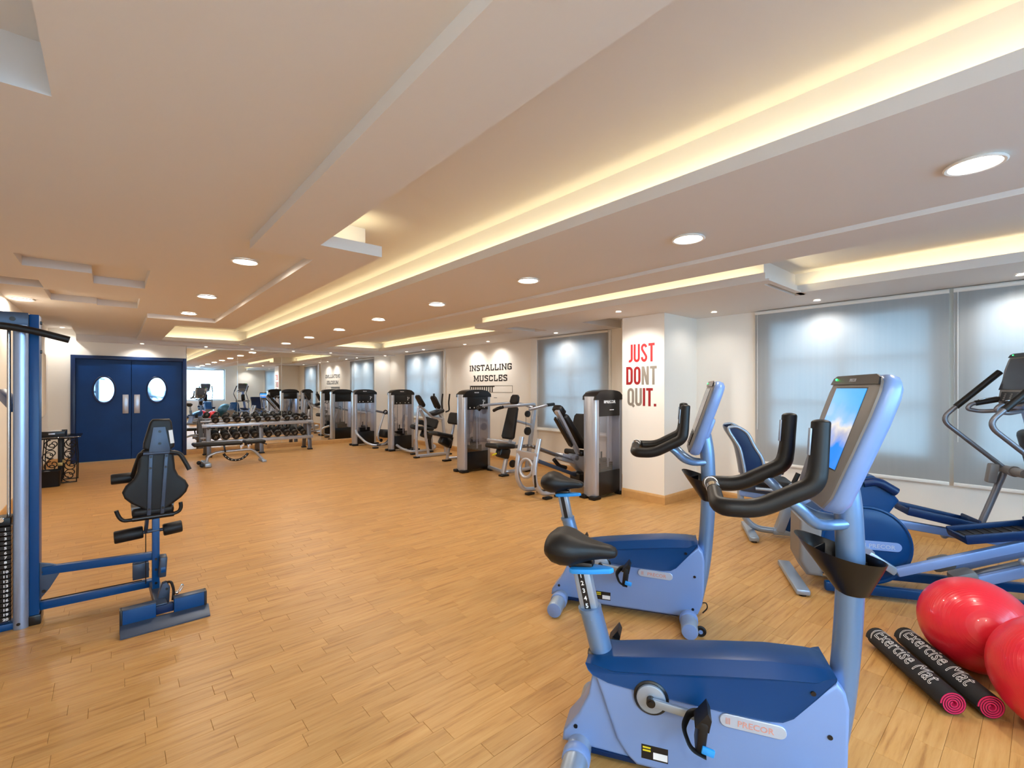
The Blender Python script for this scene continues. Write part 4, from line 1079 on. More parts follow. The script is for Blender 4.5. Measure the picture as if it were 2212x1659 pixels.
# ---------------------------------------------------------------- tall cable tower with its seat station (left)
def cable_station():
    t = thing('cable_tower', 'tall blue steel cable tower with numbered weight plates and leg extension seat', 'weight machine', (-.40, 4.1, 0))
    O = Vector((-.40, 4.1, 0)); S = Matrix.Translation(-O)
    def B(mb, name, m, parent=t, **k): mb.xf(S); return mb.build(name, M[m], parent, **k)
    # right column: half-round aluminium front on a blue post
    mb = MB(); out = [(-.455 + .001, 4.10), (-.455, 4.065)] + [(-.4215 - .0335 * math.cos(a), 4.060 - .022 * math.sin(a)) for a in [PI * k / 10 for k in range(11)]] + [(-.388, 4.065), (-.388, 4.10)]
    mb.prism(out, .0, 1.835, 'xy', .0015, 1); col = B(mb, 'front_column', 'alu')
    for z in (.035, 1.80): mb = MB(); mb.cyl((-.43, 4.036, z), (-.43, 4.041, z), .009, n=12); B(mb, 'column_bolt', 'black', col)
    mb = MB(); mb.box((-.366, 4.13, .955), (.044, .13, 1.90), None, .005); post = B(mb, 'side_post', 'bluesteel')
    for z in (.10, .20, .33, 1.68, 1.86): mb = MB(); mb.cyl((-.344, 4.12, z), (-.336, 4.12, z), .011, n=6); B(mb, 'post_bolt', 'black', post)
    mb = MB(); mb.box((-.366, 4.13, .03), (.060, .15, .06), None, .006); B(mb, 'post_foot', 'black', post)
    # left column (outside the picture) and the head beam across both
    mb = MB(); mb.box((-.80, 4.13, .955), (.044, .13, 1.90), None, .005); B(mb, 'side_post', 'bluesteel')
    mb = MB(); mb.box((-.606, 4.09, 1.868), (.436, .085, .085), None, .006); beam = B(mb, 'head_beam', 'bluegrey')
    mb = MB(); mb.cyl((-.455, 4.047, 1.868), (-.455, 4.038, 1.868), .013, n=12); B(mb, 'beam_bolt', 'black', beam)
    mb = MB(); mb.box((-.60, 4.12, .02), (.42, .10, .04), None, .005); B(mb, 'base_beam', 'bluesteel')
    # guide rods, cable, weight stack with painted numbers
    for x in (-.478, -.74): mb = MB(); mb.cyl((x, 4.12, .04), (x, 4.12, 1.83), .009, n=12); B(mb, 'guide_rod', 'chrome')
    mb = MB(); mb.cyl((-.60, 4.12, .7), (-.60, 4.12, 1.83), .004, n=6); B(mb, 'steel_cable', 'black')
    mb = MB(); mb.cyl((-.60, 4.05, 1.79), (-.60, 4.09, 1.79), .055, n=24, bev=.004); B(mb, 'top_pulley', 'black')
    for i in range(20):
        z = .075 + (19 - i) * .0283
        mb = MB(); mb.box((-.618, 4.12, z), (.310, .12, .0262), None, .003, 1); p = B(mb, 'weight_plate', 'black')
        o = text(str(i + 1), .021, frame(Vector((-.485, 4.0588, z - .008)) - O, (1, 0, 0), (0, 0, 1)), M['white'], p, 'numeral', .0007, 1.15, depth=.0004)
    mb = MB(); mb.box((-.618, 4.12, .655), (.310, .12, .05), None, .008); B(mb, 'stack_head', 'rubber')
    mb = MB(); mb.cyl((-.50, 4.06, .672), (-.50, 4.03, .672), .012, n=12); B(mb, 'selector_pin', 'chrome')
    # diagonal brace at the far side of the tower
    mb = MB(); mb.beam((-.56, 4.55, 1.42), (-.46, 4.25, 1.33), .05, .06, .006); B(mb, 'brace', 'bluesteel')
    # lat bar hanging from the pulley
    mb = MB(); mb.tube(fillet([(-.90, 3.97, 1.755), (-.80, 3.97, 1.815), (-.62, 3.97, 1.826), (-.40, 3.97, 1.808), (-.205, 3.97, 1.752)], .12, 6), .021, 14); lb = B(mb, 'lat_bar', 'rubber')
    mb = MB(); mb.box((-.60, 3.975, 1.80), (.03, .02, .06), None, .006); B(mb, 'bar_hook', 'chrome', lb)
    # gusset and two beams to the seat station
    mb = MB(); mb.prism([(-.345, .14), (-.345, .37), (-.30, .355), (-.255, .335), (-.255, .285), (-.30, .20)], 4.085, 4.103, 'xz', .003); g = B(mb, 'gusset', 'bluegrey')
    for z in (.19, .31): mb = MB(); mb.cyl((-.325, 4.085, z), (-.325, 4.077, z), .011, n=6); B(mb, 'gusset_bolt', 'black', g)
    mb = MB(); mb.beam((-.33, 4.10, .315), (.215, 3.96, .320), .045, .050, .005); B(mb, 'upper_beam', 'bluesteel')
    mb = MB(); mb.beam((-.345, 4.12, .095), (.22, 4.08, .10), .05, .050, .005); B(mb, 'lower_beam', 'bluesteel')
    mb = MB(); mb.cyl((-.34, 4.085, .135), (.15, 4.05, .14), .0035, n=6); B(mb, 'floor_cable', 'black')
    # pulley box, upright, brackets
    mb = MB(); mb.box((.145, 4.06, .20), (.088, .012, .105), None, .003); mb.box((.145, 4.11, .20), (.088, .012, .105), None, .003); pb = B(mb, 'pulley_plate', 'bluegrey')
    mb = MB(); mb.cyl((.150, 4.067, .20), (.150, 4.104, .20), .042, n=20); B(mb, 'pulley_wheel', 'black', pb)
    mb = MB(); mb.box((.218, 3.93, .315), (.040, .055, .56), None, .004); up = B(mb, 'upright', 'bluesteel')
    for z in (.31, .24, .15): mb = MB(); mb.cyl((.218, 3.901, z), (.218, 3.894, z), .008, n=6); B(mb, 'upright_bolt', 'black', up)
    mb = MB(); mb.box((.205, 3.93, .50), (.064, .06, .012), None, .003); B(mb, 'collar', 'bluegrey', up)
    mb = MB(); mb.box((.252, 3.88, .265), (.040, .10, .13), (0, .06, 0), .006); br = B(mb, 'bracket_box', 'bluegrey')
    mb = MB(); mb.cyl((.240, 3.865, .25), (.265, 3.865, .25), .040, n=20); B(mb, 'pulley_wheel', 'bluesteel', br)
    mb = MB(); mb.prism([(.21, .075), (.275, .065), (.280, .17), (.262, .205), (.24, .20), (.22, .14)], 3.70, 3.75, 'xz', .006); fr = B(mb, 'front_bracket', 'bluegrey')
    for x, z in ((.245, .10), (.262, .165)): mb = MB(); mb.cyl((x, 3.70, z), (x, 3.693, z), .008, n=6); B(mb, 'bracket_bolt', 'black', fr)
    mb = MB(); mb.tube(fillet([(.262, 3.72, .20), (.285, 3.70, .205), (.298, 3.69, .15), (.292, 3.68, .09)], .02), .008, 8); B(mb, 'cable_loop', 'black')
    mb = MB(); mb.beam((.228, 3.60, .085), (.218, 4.12, .085), .06, .055, .005); B(mb, 'floor_beam', 'bluegrey')
    # foot plate with two blue blocks and a flat lip
    for x0, x1 in ((.030, .200), (.289, .460)):
        mb = MB(); mb.box(((x0 + x1) / 2, 3.592, .090), (x1 - x0, .055, .092), None, .004); b = B(mb, 'foot_block', 'bluesteel')
        mb = MB(); mb.box(((x0 + x1) / 2, 3.592, .1385), (x1 - x0, .055, .006), None, .002); B(mb, 'block_top', 'bluegrey', b)
        mb = MB(); mb.box((x0 + .006 if x0 < .1 else x1 - .006, 3.592, .072), (.014, .060, .140), None, .003); B(mb, 'end_plate', 'black', b)
    mb = MB(); mb.box((.243, 3.60, .083), (.09, .04, .05), None, .004); B(mb, 'block_link', 'navyd')
    mb = MB(); mb.prism([(3.565, .046), (3.487, .002), (3.487, .010), (3.560, .054), (3.575, .054), (3.575, .046)], .030, .470, 'yz', .001, 1); B(mb, 'foot_lip', 'bluegrey')
    for x in (.05, .45): mb = MB(); mb.box((x, 3.575, .023), (.03, .04, .046), None, .003); B(mb, 'lip_leg', 'black')
    mb = MB(); mb.tube(fillet([(.305, 3.62, .15), (.318, 3.62, .165), (.335, 3.63, .20), (.345, 3.63, .185), (.322, 3.62, .155)], .01), .0035, 6); mb.sph((.308, 3.62, .155), .012, None, 10, 8); B(mb, 'cable_clip', 'chrome')
    # back rest: shaped pad seen from behind, head pad on a flared plate, two straps
    half = [(.0, .628), (.055, .640), (.088, .665), (.135, .700), (.165, .735), (.178, .775), (.160, .815), (.120, .855), (.102, .900), (.097, .96), (.092, 1.02), (.072, 1.045), (0, 1.05)]
    cx = .222
    out = [(cx + a, z) for a, z in half] + [(cx - a, z) for a, z in half[-2:0:-1]]
    mb = MB(); mb.prism(out, 3.90, 3.96, 'xz', .018, 3); bk = B(mb, 'back_pad', 'vinyl', ang=50)
    hd = [(.150, 1.055), (.152, 1.09), (.185, 1.225), (.200, 1.245), (.292, 1.245), (.303, 1.225), (.318, 1.09), (.318, 1.055), (.30, 1.040), (.17, 1.040)]
    mb = MB(); mb.prism(hd, 3.885, 3.95, 'xz', .016, 3); B(mb, 'head_pad', 'vinyl', ang=50)
    mb = MB(); mb.prism([(.202, 1.195), (.266, 1.195), (.292, 1.045), (.292, 1.015), (.176, 1.015), (.180, 1.045)], 3.866, 3.884, 'xz', .003); hp = B(mb, 'head_plate', 'bluegrey')
    for x, z in ((.236, 1.165), (.236, 1.085)): mb = MB(); mb.cyl((x, 3.866, z), (x, 3.858, z), .009, n=6); B(mb, 'plate_bolt', 'black', hp)
    mb = MB(); mb.box((.300, 3.88, 1.125), (.022, .004, .09), (0, -.12, 0)); B(mb, 'paper_label', 'white', hp)
    for x0, x1 in ((.190, .180), (.274, .250)):
        mb = MB(); mb.beam((x0, 3.885, 1.02), (x1, 3.90, .585), .022, .018, .003, (0, 1, 0)); st = B(mb, 'back_strap', 'bluegrey')
        for f in (.05, .22, .85): mb = MB(); mb.cyl((x0 + (x1 - x0) * f, 3.876 + .012 * f, 1.02 - .435 * f), (x0 + (x1 - x0) * f, 3.869 + .012 * f, 1.02 - .435 * f), .008, n=6); B(mb, 'strap_bolt', 'black', st)
    mb = MB(); mb.cyl((.150, 3.875, 1.022), (.32, 3.875, 1.022), .012, n=12); B(mb, 'shoulder_bar', 'bluegrey')
    mb = MB(); mb.tube(fillet([(.29, 3.875, 1.022), (.345, 3.87, 1.012), (.372, 3.86, .955), (.398, 3.85, .895)], .03), .014, 12); B(mb, 'press_handle', 'rubber')
    mb = MB(); mb.tube(fillet([(.155, 3.875, 1.022), (.135, 3.90, 1.02), (.108, 4.0, .90), (.10, 4.03, .85)], .03), .014, 12); B(mb, 'swing_arm', 'rubber')
    for s in (0,): mb = MB(); mb.cyl((-.012, 4.05, .848), (.10, 4.05, .850), .035, n=22, bev=.008); B(mb, 'arm_roller', 'vinyl')
    # seat and side grips, leg rollers
    mb = MB(); mb.box((.205, 4.02, .640), (.225, .24, .055), (.12, 0, 0), .02, 3); B(mb, 'seat', 'vinyl', ang=50)
    mb = MB(); mb.prism([(.10, .60), (.31, .60), (.32, .665), (.09, .665)], 3.935, 3.955, 'xz', .004); B(mb, 'seat_base', 'grey')
    mb = MB(); mb.cyl((.095, 3.90, .597), (.315, 3.90, .597), .017, n=14); B(mb, 'seat_bar', 'black')
    for p in ([(.10, 3.90, .594), (.048, 3.90, .596), (.028, 3.90, .625), (.015, 3.90, .668)], [(.31, 3.90, .597), (.345, 3.90, .608), (.356, 3.90, .635), (.352, 3.90, .670)]):
        mb = MB(); mb.tube(fillet(p, .03), .0115, 12); B(mb, 'seat_grip', 'rubber')
    for x0, x1 in ((.004, .155), (.262, .370)): mb = MB(); mb.cyl((x0, 4.0, .472), (x1, 4.0, .482), .041, n=22, bev=.008); B(mb, 'leg_roller', 'vinyl')
    mb = MB(); mb.cyl((.15, 4.0, .478), (.27, 4.0, .478), .012, n=10); B(mb, 'roller_axle', 'bluegrey')
    mb = MB(); mb.beam((.168, 4.0, .48), (.175, 3.95, .60), .018, .03, .003); B(mb, 'leg_lever', 'bluegrey')
    mb = MB(); mb.cyl((.168, 3.99, .13), (.168, 3.99, .47), .003, n=6); B(mb, 'leg_cable', 'black')
    return t
cable_station()
# ---------------------------------------------------------------- weight machines along the window wall
class Mach:
    """a machine drawn in room coordinates and hung on an Empty at its base"""
    def __init__(s, label, x, y, cat='weight machine', name='weight_machine'):
        s.O = Vector((x, y, 0)); s.t = thing(name, label, cat, (x, y, 0), 0, 'silver weight machines'); s.S = Matrix.Translation(-s.O)
    def add(s, mb, name, m, parent=None, ang=38):
        mb.xf(s.S); return mb.build(name, M[m], parent or s.t, ang)
    def tube(s, name, pts, r, m='steel', fil=.08, n=14, flat=1.0, parent=None):
        mb = MB(); mb.tube(fillet(pts, fil, 6), r, n, flat=flat); return s.add(mb, name, m, parent, 50)
    def beam(s, name, a, b, w, h, m='steel', bev=.012, up=(0, 0, 1), parent=None):
        mb = MB(); mb.beam(a, b, w, h, bev, up); return s.add(mb, name, m, parent)
    def box(s, name, c, size, m='vinyl', rot=None, bev=.03, parent=None):
        mb = MB(); mb.box(c, size, rot, bev, 3); return s.add(mb, name, m, parent, 50)
    def pad(s, name, a, b, w, th, m='vinyl', wt=None, nrm=(-1, 0, 0), bev=.03):
        """cushion from a to b, w wide at a and wt at b, facing nrm"""
        a, b = Vector(a), Vector(b); u = b - a; L = u.length; u.normalize(); n = Vector(nrm); x = u.cross(n).normalized(); n = x.cross(u)
        wt = wt or w; c = .035
        out = [(-w / 2 + c, 0), (w / 2 - c, 0), (w / 2, c), (wt / 2, L - c), (wt / 2 - c, L), (-wt / 2 + c, L), (-wt / 2, L - c), (-w / 2, c)]
        R = Matrix((x, -n, u)).transposed().to_4x4(); R.translation = a
        mb = MB(); mb.prism(out, -th / 2, th / 2, 'xz', min(bev, th * .45), 3, R); return s.add(mb, name, m, None, 50)
    def disc(s, name, c, r, th, ax=(0, 1, 0), m='black', parent=None):
        c, ax = Vector(c), Vector(ax).normalized(); mb = MB(); mb.cyl(c - ax * th / 2, c + ax * th / 2, r, n=22, bev=.005); return s.add(mb, name, m, parent)
    def foot(s, x, y, r=.055):
        mb = MB(); mb.box((x, y, .016), (r * 2.2, r * 1.5, .032), None, .010); return s.add(mb, 'rubber_foot', 'rubber')
    def tower(s, x0, y0, W=.62, D=.20, placard=True, lift=0):
        """weight stack housing: silver columns, arched black top, clear shield, stack inside; front at y0"""
        x1 = x0 + W; yb = y0 + D; cx = (x0 + x1) / 2; cw = .085
        for sd, xa in ((-1, x0), (1, x1)):
            o = [(xa - sd * cw, y0 + .004)] + [(xa - sd * (.045 - .045 * math.cos(a)), y0 + D / 2 - math.sin(a) * D / 2 * -1) for a in [-PI / 2 + PI * k / 10 for k in range(11)]] + [(xa - sd * cw, yb - .004)]
            mb = MB(); mb.prism(o, .03, 1.345, 'xy', .004, 2); s.add(mb, 'column', 'steel', None, 40)
            for yy in (y0 + .03, yb - .03): mb = MB(); mb.box((xa - sd * .035, yy, .024), (.15, .10, .048), None, .014); s.add(mb, 'rubber_foot', 'rubber')
        arch = [(x0 + .012, 1.30), (x0 + .018, 1.355), (x0 + .06, 1.385)] + [(cx + (W / 2 - .06) * -math.cos(a), 1.385 + .048 * math.sin(a)) for a in [PI * k / 8 for k in range(1, 8)]] + [(x1 - .06, 1.385), (x1 - .018, 1.355), (x1 - .012, 1.30)]
        mb = MB(); mb.prism(arch, y0 - .004, yb + .004, 'xz', .006, 2); cap = s.add(mb, 'top_cap', 'black', None, 45)
        xi0, xi1 = x0 + cw, x1 - cw
        for yy, nm in ((y0 + .012, 'header_panel'), (yb - .012, 'header_panel')):
            mb = MB(); mb.box(((xi0 + xi1) / 2, yy, 1.20), (xi1 - xi0 + .01, .012, .235), None, .003); hp = s.add(mb, nm, 'black')
            mb = MB(); mb.box(((xi0 + xi1) / 2, yy, .715), (xi1 - xi0 + .004, .005, .735)); s.add(mb, 'shield', 'acryl', None, 0)
            mb = MB(); mb.box(((xi0 + xi1) / 2, yy, .195), (xi1 - xi0 + .01, .014, .31), None, .003); s.add(mb, 'lower_panel', 'black')
            if yy < (y0 + yb) / 2: front = hp
        # stack
        for xx in (cx - .09, cx + .09): mb = MB(); mb.cyl((xx, y0 + D / 2, .10), (xx, y0 + D / 2, 1.30), .010, n=12); s.add(mb, 'guide_rod', 'chrome')
        mb = MB(); mb.box((cx + .03, y0 + D / 2 - .05, .85), (.035, .02, .92), None, .004); s.add(mb, 'centre_tube', 'steel')
        for i in range(14):
            mb = MB(); mb.box((cx, y0 + D / 2, .10 + i * .0262 + lift * (i > 9)), (.27, .11, .0248), None, .003, 1); s.add(mb, 'weight_plate', 'black')
        mb = MB(); mb.box((cx, y0 + D / 2, .485), (.16, .10, .05), None, .012); mb.cyl((cx - .04, y0 + D / 2, .5), (cx - .04, y0 + D / 2, .60), .012, n=10); s.add(mb, 'stack_head', 'rubber')
        # maker's word and small figures on the header
        xr, zr = Vector((1, 0, 0)), Vector((0, 0, 1)); P = lambda x, z: Vector((x, y0 + .0045, z)) - s.O
        if placard:
            text('PRECOR', .026, frame(P(cx - .03, 1.372) + Vector((0, -.0105, 0)), xr, zr), M['white'], cap, 'lettering', .0006)
            fg = MB(); c = Vector((xi1 - .10, y0 + .0045, 1.20))
            fg.box(c, (.014, .003, .060), (0, .15, 0), .002); fg.cyl(c + Vector((-.004, -.001, .044)), c + Vector((-.004, .001, .044)), .011, n=10); fg.box(c + Vector((.030, 0, .03)), (.010, .003, .034)); s.add(fg, 'figure_print', 'white', front, 0)
            for dx in (-.29, -.20, -.07, .02): fg = MB(); fg.box((c.x + dx, c.y, 1.118), (.018, .003, .020), (0, .3, 0), .002); s.add(fg, 'icon_print', 'white', front, 0)
        else:
            text('PRECOR', .056, frame(P(cx + .02, 1.255), xr, zr), M['white'], front, 'lettering', .001, 1.05)
            for k in range(3): fg = MB(); fg.box((cx - .115 + k * .010, y0 + .0045, 1.275), (.005, .003, .038)); s.add(fg, 'bar_mark', 'white', front, 0)
            fg = MB(); fg.box((cx + .05, y0 + .0045, 1.165), (.09, .003, .009)); s.add(fg, 'small_print', 'white', front, 0)

# leg press, nearest tower, beside the lettered pillar
m = Mach('leg press with silver curved foot frame and plain tower beside the red lettered pillar', 4.90, 4.2)
m.tower(4.735, 3.845, .62, .22, False)
for y, nm in ((4.30, 'foot_frame'), (4.64, 'foot_frame')):
    m.tube(nm, [(4.175, y, .80), (4.125, y, .60), (4.085, y, .42), (4.09, y, .24), (4.20, y, .085), (4.50, y, .060)], .036, 'steel', .12, 14, .8)
    m.foot(4.32, y); m.foot(4.54, y)
mb = MB(); mb.box((4.115, 4.47, .575), (.035, .40, .11), (0, -.2, 0), .01); m.add(mb, 'foot_plate', 'steel')
mb = MB(); mb.torus((4.10, 4.47, .41), .12, .022, (1, 0, -.15), 28, 10); m.add(mb, 'foot_ring', 'steel')
mb = MB(); mb.box((4.07, 4.27, .27), (.03, .012, .16), (0, -.1, 0), .004); m.add(mb, 'warning_label', 'label')
for y in (4.40, 4.47, 4.54): m.tube('slide_rail', [(4.16, y, .70), (5.08, y, .385)], .016, 'steeld', 0, 10)
m.beam('lower_strut', (4.14, 4.47, .545), (5.30, 4.47, .115), .05, .05, 'bluegrey')
m.beam('slide_cover', (4.70, 4.46, .51), (5.06, 4.46, .40), .14, .10, 'steel')
mb = MB(); mb.prism([(4.86, .49), (4.98, .52), (5.36, .41), (5.40, .33), (5.22, .19), (5.02, .33)], 4.38, 4.52, 'xz', .015); m.add(mb, 'carriage', 'steel')
m.disc('carriage_bolt', (4.99, 4.375, .465), .035, .02, m='steeld')
m.tube('hose', [(4.62, 4.47, .47), (4.72, 4.47, .37), (4.86, 4.47, .33)], .028, 'black', .05)
m.box('gear_cover', (5.22, 4.48, .16), (.34, .20, .16), 'black', None, .03)
m.pad('back_pad', (5.16, 4.45, .60), (4.76, 4.45, 1.08), .22, .085, 'vinyl', .18, (.8, 0, .6))
m.pad('head_pad', (4.755, 4.45, 1.085), (4.64, 4.45, 1.205), .18, .085, 'vinyl', .17, (.8, 0, .6))
m.beam('back_spine', (5.05, 4.40, .52), (4.60, 4.40, 1.15), .075, .045, 'steel', .008, (.8, 0, .6))
m.pad('back_shell', (4.93, 4.42, .62), (4.585, 4.42, 1.06), .08, .03, 'black', .08, (.8, 0, .6))
m.box('seat', (5.20, 4.50, .51), (.34, .36, .08), 'vinyl', (0, .14, 0))
m.pad('upright_pad', (5.42, 4.72, .66), (5.50, 4.72, 1.06), .34, .08, 'vinyl', .26)
m.tube('pad_post', [(5.44, 4.72, .72), (5.36, 4.72, .40), (5.36, 4.66, .10)], .028, 'steel', .1)
m.beam('base_rail', (4.54, 4.47, .06), (5.45, 4.47, .06), .07, .06, 'steel')

# shoulder press
m = Mach('shoulder press with long overhead silver arms below the black wall lettering', 4.95, 6.2)
m.tower(4.545, 6.55, .62, .24)
m.pad('back_pad', (5.03, 5.95, .60), (5.165, 5.95, 1.15), .30, .07, 'vinyl', .23, (-1, 0, .2))
m.pad('head_pad', (5.172, 5.95, 1.185), (5.212, 5.95, 1.345), .20, .07, 'vinyl', .18, (-1, 0, .2))
m.beam('back_spine', (5.06, 5.95, .42), (5.235, 5.95, 1.20), .05, .04, 'steel', .008, (1, 0, 0))
m.box('seat', (4.87, 5.95, .50), (.40, .34, .075), 'vinyl', (0, .06, 0))
m.box('seat_cover', (4.93, 5.95, .38), (.24, .14, .18), 'black', (0, .3, 0), .04)
m.beam('seat_post', (4.905, 5.92, .03), (5.06, 5.95, .50), .07, .05, 'steel'); m.foot(4.905, 5.90, .07)
m.disc('seat_pulley', (5.08, 5.88, .19), .065, .03)
m.tube('seat_lever', [(4.70, 5.84, .40), (4.62, 5.84, .38)], .014, 'yellow', 0, 10)
m.tube('base_tube', [(5.08, 6.52, .05), (5.02, 6.2, .05), (4.95, 5.96, .055), (5.20, 5.9, .055), (5.58, 5.95, .055)], .032, 'steel', .1)
m.beam('rear_upright', (5.50, 5.98, .05), (5.68, 5.98, 1.08), .07, .06, 'steel')
m.foot(5.50, 5.98); m.foot(5.10, 6.47, .07)
m.beam('cross_bar', (5.20, 5.98, .91), (5.62, 5.98, .80), .045, .045, 'steel')
m.beam('cross_bar', (5.10, 5.99, .46), (5.56, 5.98, .44), .06, .06, 'steeld')
m.beam('side_strut', (5.02, 6.50, .55), (5.30, 6.05, .50), .06, .05, 'steel')
for z, r in ((1.01, .058), (.71, .072)): m.disc('pulley', (5.47, 5.93, z), r, .035)
m.tube('pulley_cable', [(5.44, 5.94, 1.0), (5.44, 5.94, .72)], .004, 'black', 0, 6)
for y in (5.62, 6.30):
    m.tube('press_arm', [(5.66, 5.98, 1.10), (5.52, (y + 5.98) / 2, 1.185), (5.30, y, 1.19), (4.95, y, 1.175), (4.66, y + (.06 if y < 6 else -.06), 1.155)], .024, 'steel', .1)
    m.tube('press_grip', [(4.70, y + (.05 if y < 6 else -.05), 1.158), (4.60, y + (.07 if y < 6 else -.07), 1.135), (4.60, 5.98 + (y - 5.98) * .55, 1.10)], .026, 'rubber', .03)
m.tube('counter_arm', [(5.20, 5.60, 1.10), (5.50, 5.50, 1.165), (5.62, 5.52, 1.185)], .024, 'steel', .1)
m.tube('counter_grip', [(5.52, 5.50, 1.175), (5.68, 5.50, 1.185)], .028, 'rubber', 0)

# low seat machine between the far towers and the shoulder press
m = Mach('thigh machine with tilted back pad on a silver post left of the shoulder press tower', 5.06, 7.85)
m.tower(5.06, 7.22, .40, .20)
m.pad('back_pad', (5.165, 7.80, .735), (5.215, 7.80, .965), .30, .075, 'vinyl', .28, (-1, -.25, .2))
m.box('seat', (4.87, 7.80, .55), (.38, .36, .08), 'vinyl', (0, .24, 0))
m.beam('seat_post', (5.055, 7.86, .03), (5.20, 7.82, .74), .06, .05, 'steel'); m.foot(5.06, 7.87, .075)
m.box('seat_cover', (4.99, 7.82, .40), (.26, .14, .18), 'black', (0, .5, 0), .04)
m.beam('post_sleeve', (5.10, 7.84, .26), (5.15, 7.83, .48), .075, .065, 'black')
m.tube('pad_arm', [(5.22, 7.80, .83), (5.36, 7.76, .82), (5.40, 7.5, .80), (5.40, 7.38, .80)], .018, 'steel', .06)
m.tube('base_tube', [(5.10, 7.86, .055), (5.34, 7.76, .055), (5.40, 7.46, .055)], .030, 'steel', .06)
m.box('floor_pad', (5.44, 7.78, .11), (.16, .16, .14), 'steel', None, .04)

# abdominal machine in front of the far blind
m = Mach('abdominal machine with two narrow pads and raised handles before the far blind', 5.15, 8.65)
m.pad('chest_pad', (4.945, 8.60, 1.07), (4.80, 8.60, 1.31), .20, .06, 'vinyl', .18, (.8, 0, .5))
m.pad('back_pad', (5.325, 8.62, 1.02), (5.185, 8.62, 1.29), .22, .06, 'vinyl', .20, (-.8, 0, -.5))
m.tube('adjust_knob', [(5.205, 8.60, 1.28), (5.205, 8.60, 1.345)], .020, 'rubber', 0)
m.pad('seat', (5.14, 8.62, .90), (5.42, 8.62, .985), .30, .075, 'vinyl', .26, (-.3, 0, .9))
m.tube('main_frame', [(4.80, 8.60, .78), (4.83, 8.60, 1.07), (4.88, 8.60, 1.08), (5.17, 8.60, .84), (5.42, 8.60, .79)], .028, 'steel', .08)
m.tube('rear_frame', [(5.30, 8.62, 1.05), (5.36, 8.62, .88), (5.46, 8.62, .78)], .026, 'steel', .06)
m.tube('brace', [(4.90, 8.64, 1.0), (5.02, 8.64, .80), (5.02, 8.64, .46), (5.10, 8.64, .05)], .030, 'steel', .08)
m.tube('lower_frame', [(4.80, 8.60, .80), (4.78, 8.60, .40), (4.80, 8.60, .05)], .030, 'steel', .08)
m.beam('base_rail', (4.80, 8.62, .035), (5.60, 8.62, .035), .07, .06, 'steel'); m.foot(4.80, 8.62); m.foot(5.60, 8.62)
m.beam('rear_post', (5.52, 8.62, .04), (5.44, 8.62, .80), .06, .05, 'steel')
for y in (8.50, 8.78): m.tube('handle', [(5.44, y, .95), (5.53, y, .97), (5.515, y, 1.15), (5.54, y, 1.335)], .017, 'rubber', .05)

# leg extension
m = Mach('leg extension machine with low black seat and second tower from the mirror', 5.20, 9.6)
m.tower(4.85, 9.90, .62, .22)
m.box('seat', (5.32, 9.25, .55), (.36, .38, .08), 'vinyl', (0, .10, 0))
m.pad('back_pad', (5.46, 9.25, .57), (5.56, 9.25, .77), .40, .08, 'vinyl', .36, (-1, -.5, .2))
m.box('seat_cover', (5.40, 9.25, .40), (.26, .16, .16), 'black', (0, .4, 0), .04)
m.beam('seat_post', (5.50, 9.25, .05), (5.46, 9.25, .42), .06, .05, 'black')
m.beam('rear_post', (5.56, 9.25, .05), (5.52, 9.25, .46), .05, .05, 'steel')
m.tube('base_tube', [(4.98, 9.86, .14), (4.96, 9.60, .09), (4.98, 9.22, .055), (5.25, 9.20, .05), (5.62, 9.28, .05), (5.80, 9.50, .09), (5.72, 9.80, .14)], .030, 'steel', .12)
m.foot(4.99, 9.12, .05); m.foot(5.50, 9.22, .05)
m.beam('front_post', (5.14, 9.32, .05), (5.20, 9.30, .56), .055, .05, 'steel')
for z, x in ((.60, 5.07), (.70, 5.22)): m.disc('leg_roller', (x, 9.22, z), .055, .26, (.2, 1, 0), 'vinyl')
m.tube('roller_arm', [(5.07, 9.36, .60), (5.16, 9.38, .66), (5.22, 9.36, .70)], .018, 'steel', .03)
m.box('foot_mat', (5.18, 9.42, .075), (.24, .14, .03), 'black', None, .01)

# chest press beside the mirror
m = Mach('chest press with one raised lever arm and the tower nearest the mirror', 4.95, 11.2)
m.tower(4.61, 11.45, .62, .22)
m.tube('lever_arm', [(5.14, 10.82, .90), (5.02, 10.80, .56), (4.945, 10.80, .34), (4.96, 10.80, .20), (5.05, 10.82, .14)], .024, 'steel', .08)
mb = MB(); mb.torus((5.145, 10.80, .865), .045, .015, (0, 1, 0), 20, 8); m.add(mb, 'lever_grip', 'rubber')
m.beam('top_beam', (4.92, 10.86, .90), (5.40, 10.86, .79), .06, .05, 'steeld')
m.beam('beam_post', (5.40, 10.88, .04), (5.40, 10.88, .80), .06, .06, 'steel')
m.box('seat', (5.15, 10.80, .33), (.28, .34, .20), 'vinyl', (0, .10, 0), .06)
m.disc('seat_pulley', (5.0, 10.74, .18), .04, .04)
m.tube('base_tube', [(4.64, 11.40, .40), (4.55, 11.10, .32), (4.64, 10.80, .14), (4.78, 10.70, .07), (5.05, 10.70, .07), (5.22, 10.80, .14), (5.32, 10.86, .30)], .028, 'steel', .12)
m.beam('base_rail', (4.86, 10.68, .075), (5.45, 10.86, .06), .07, .055, 'steeld'); m.foot(4.82, 10.66, .06)

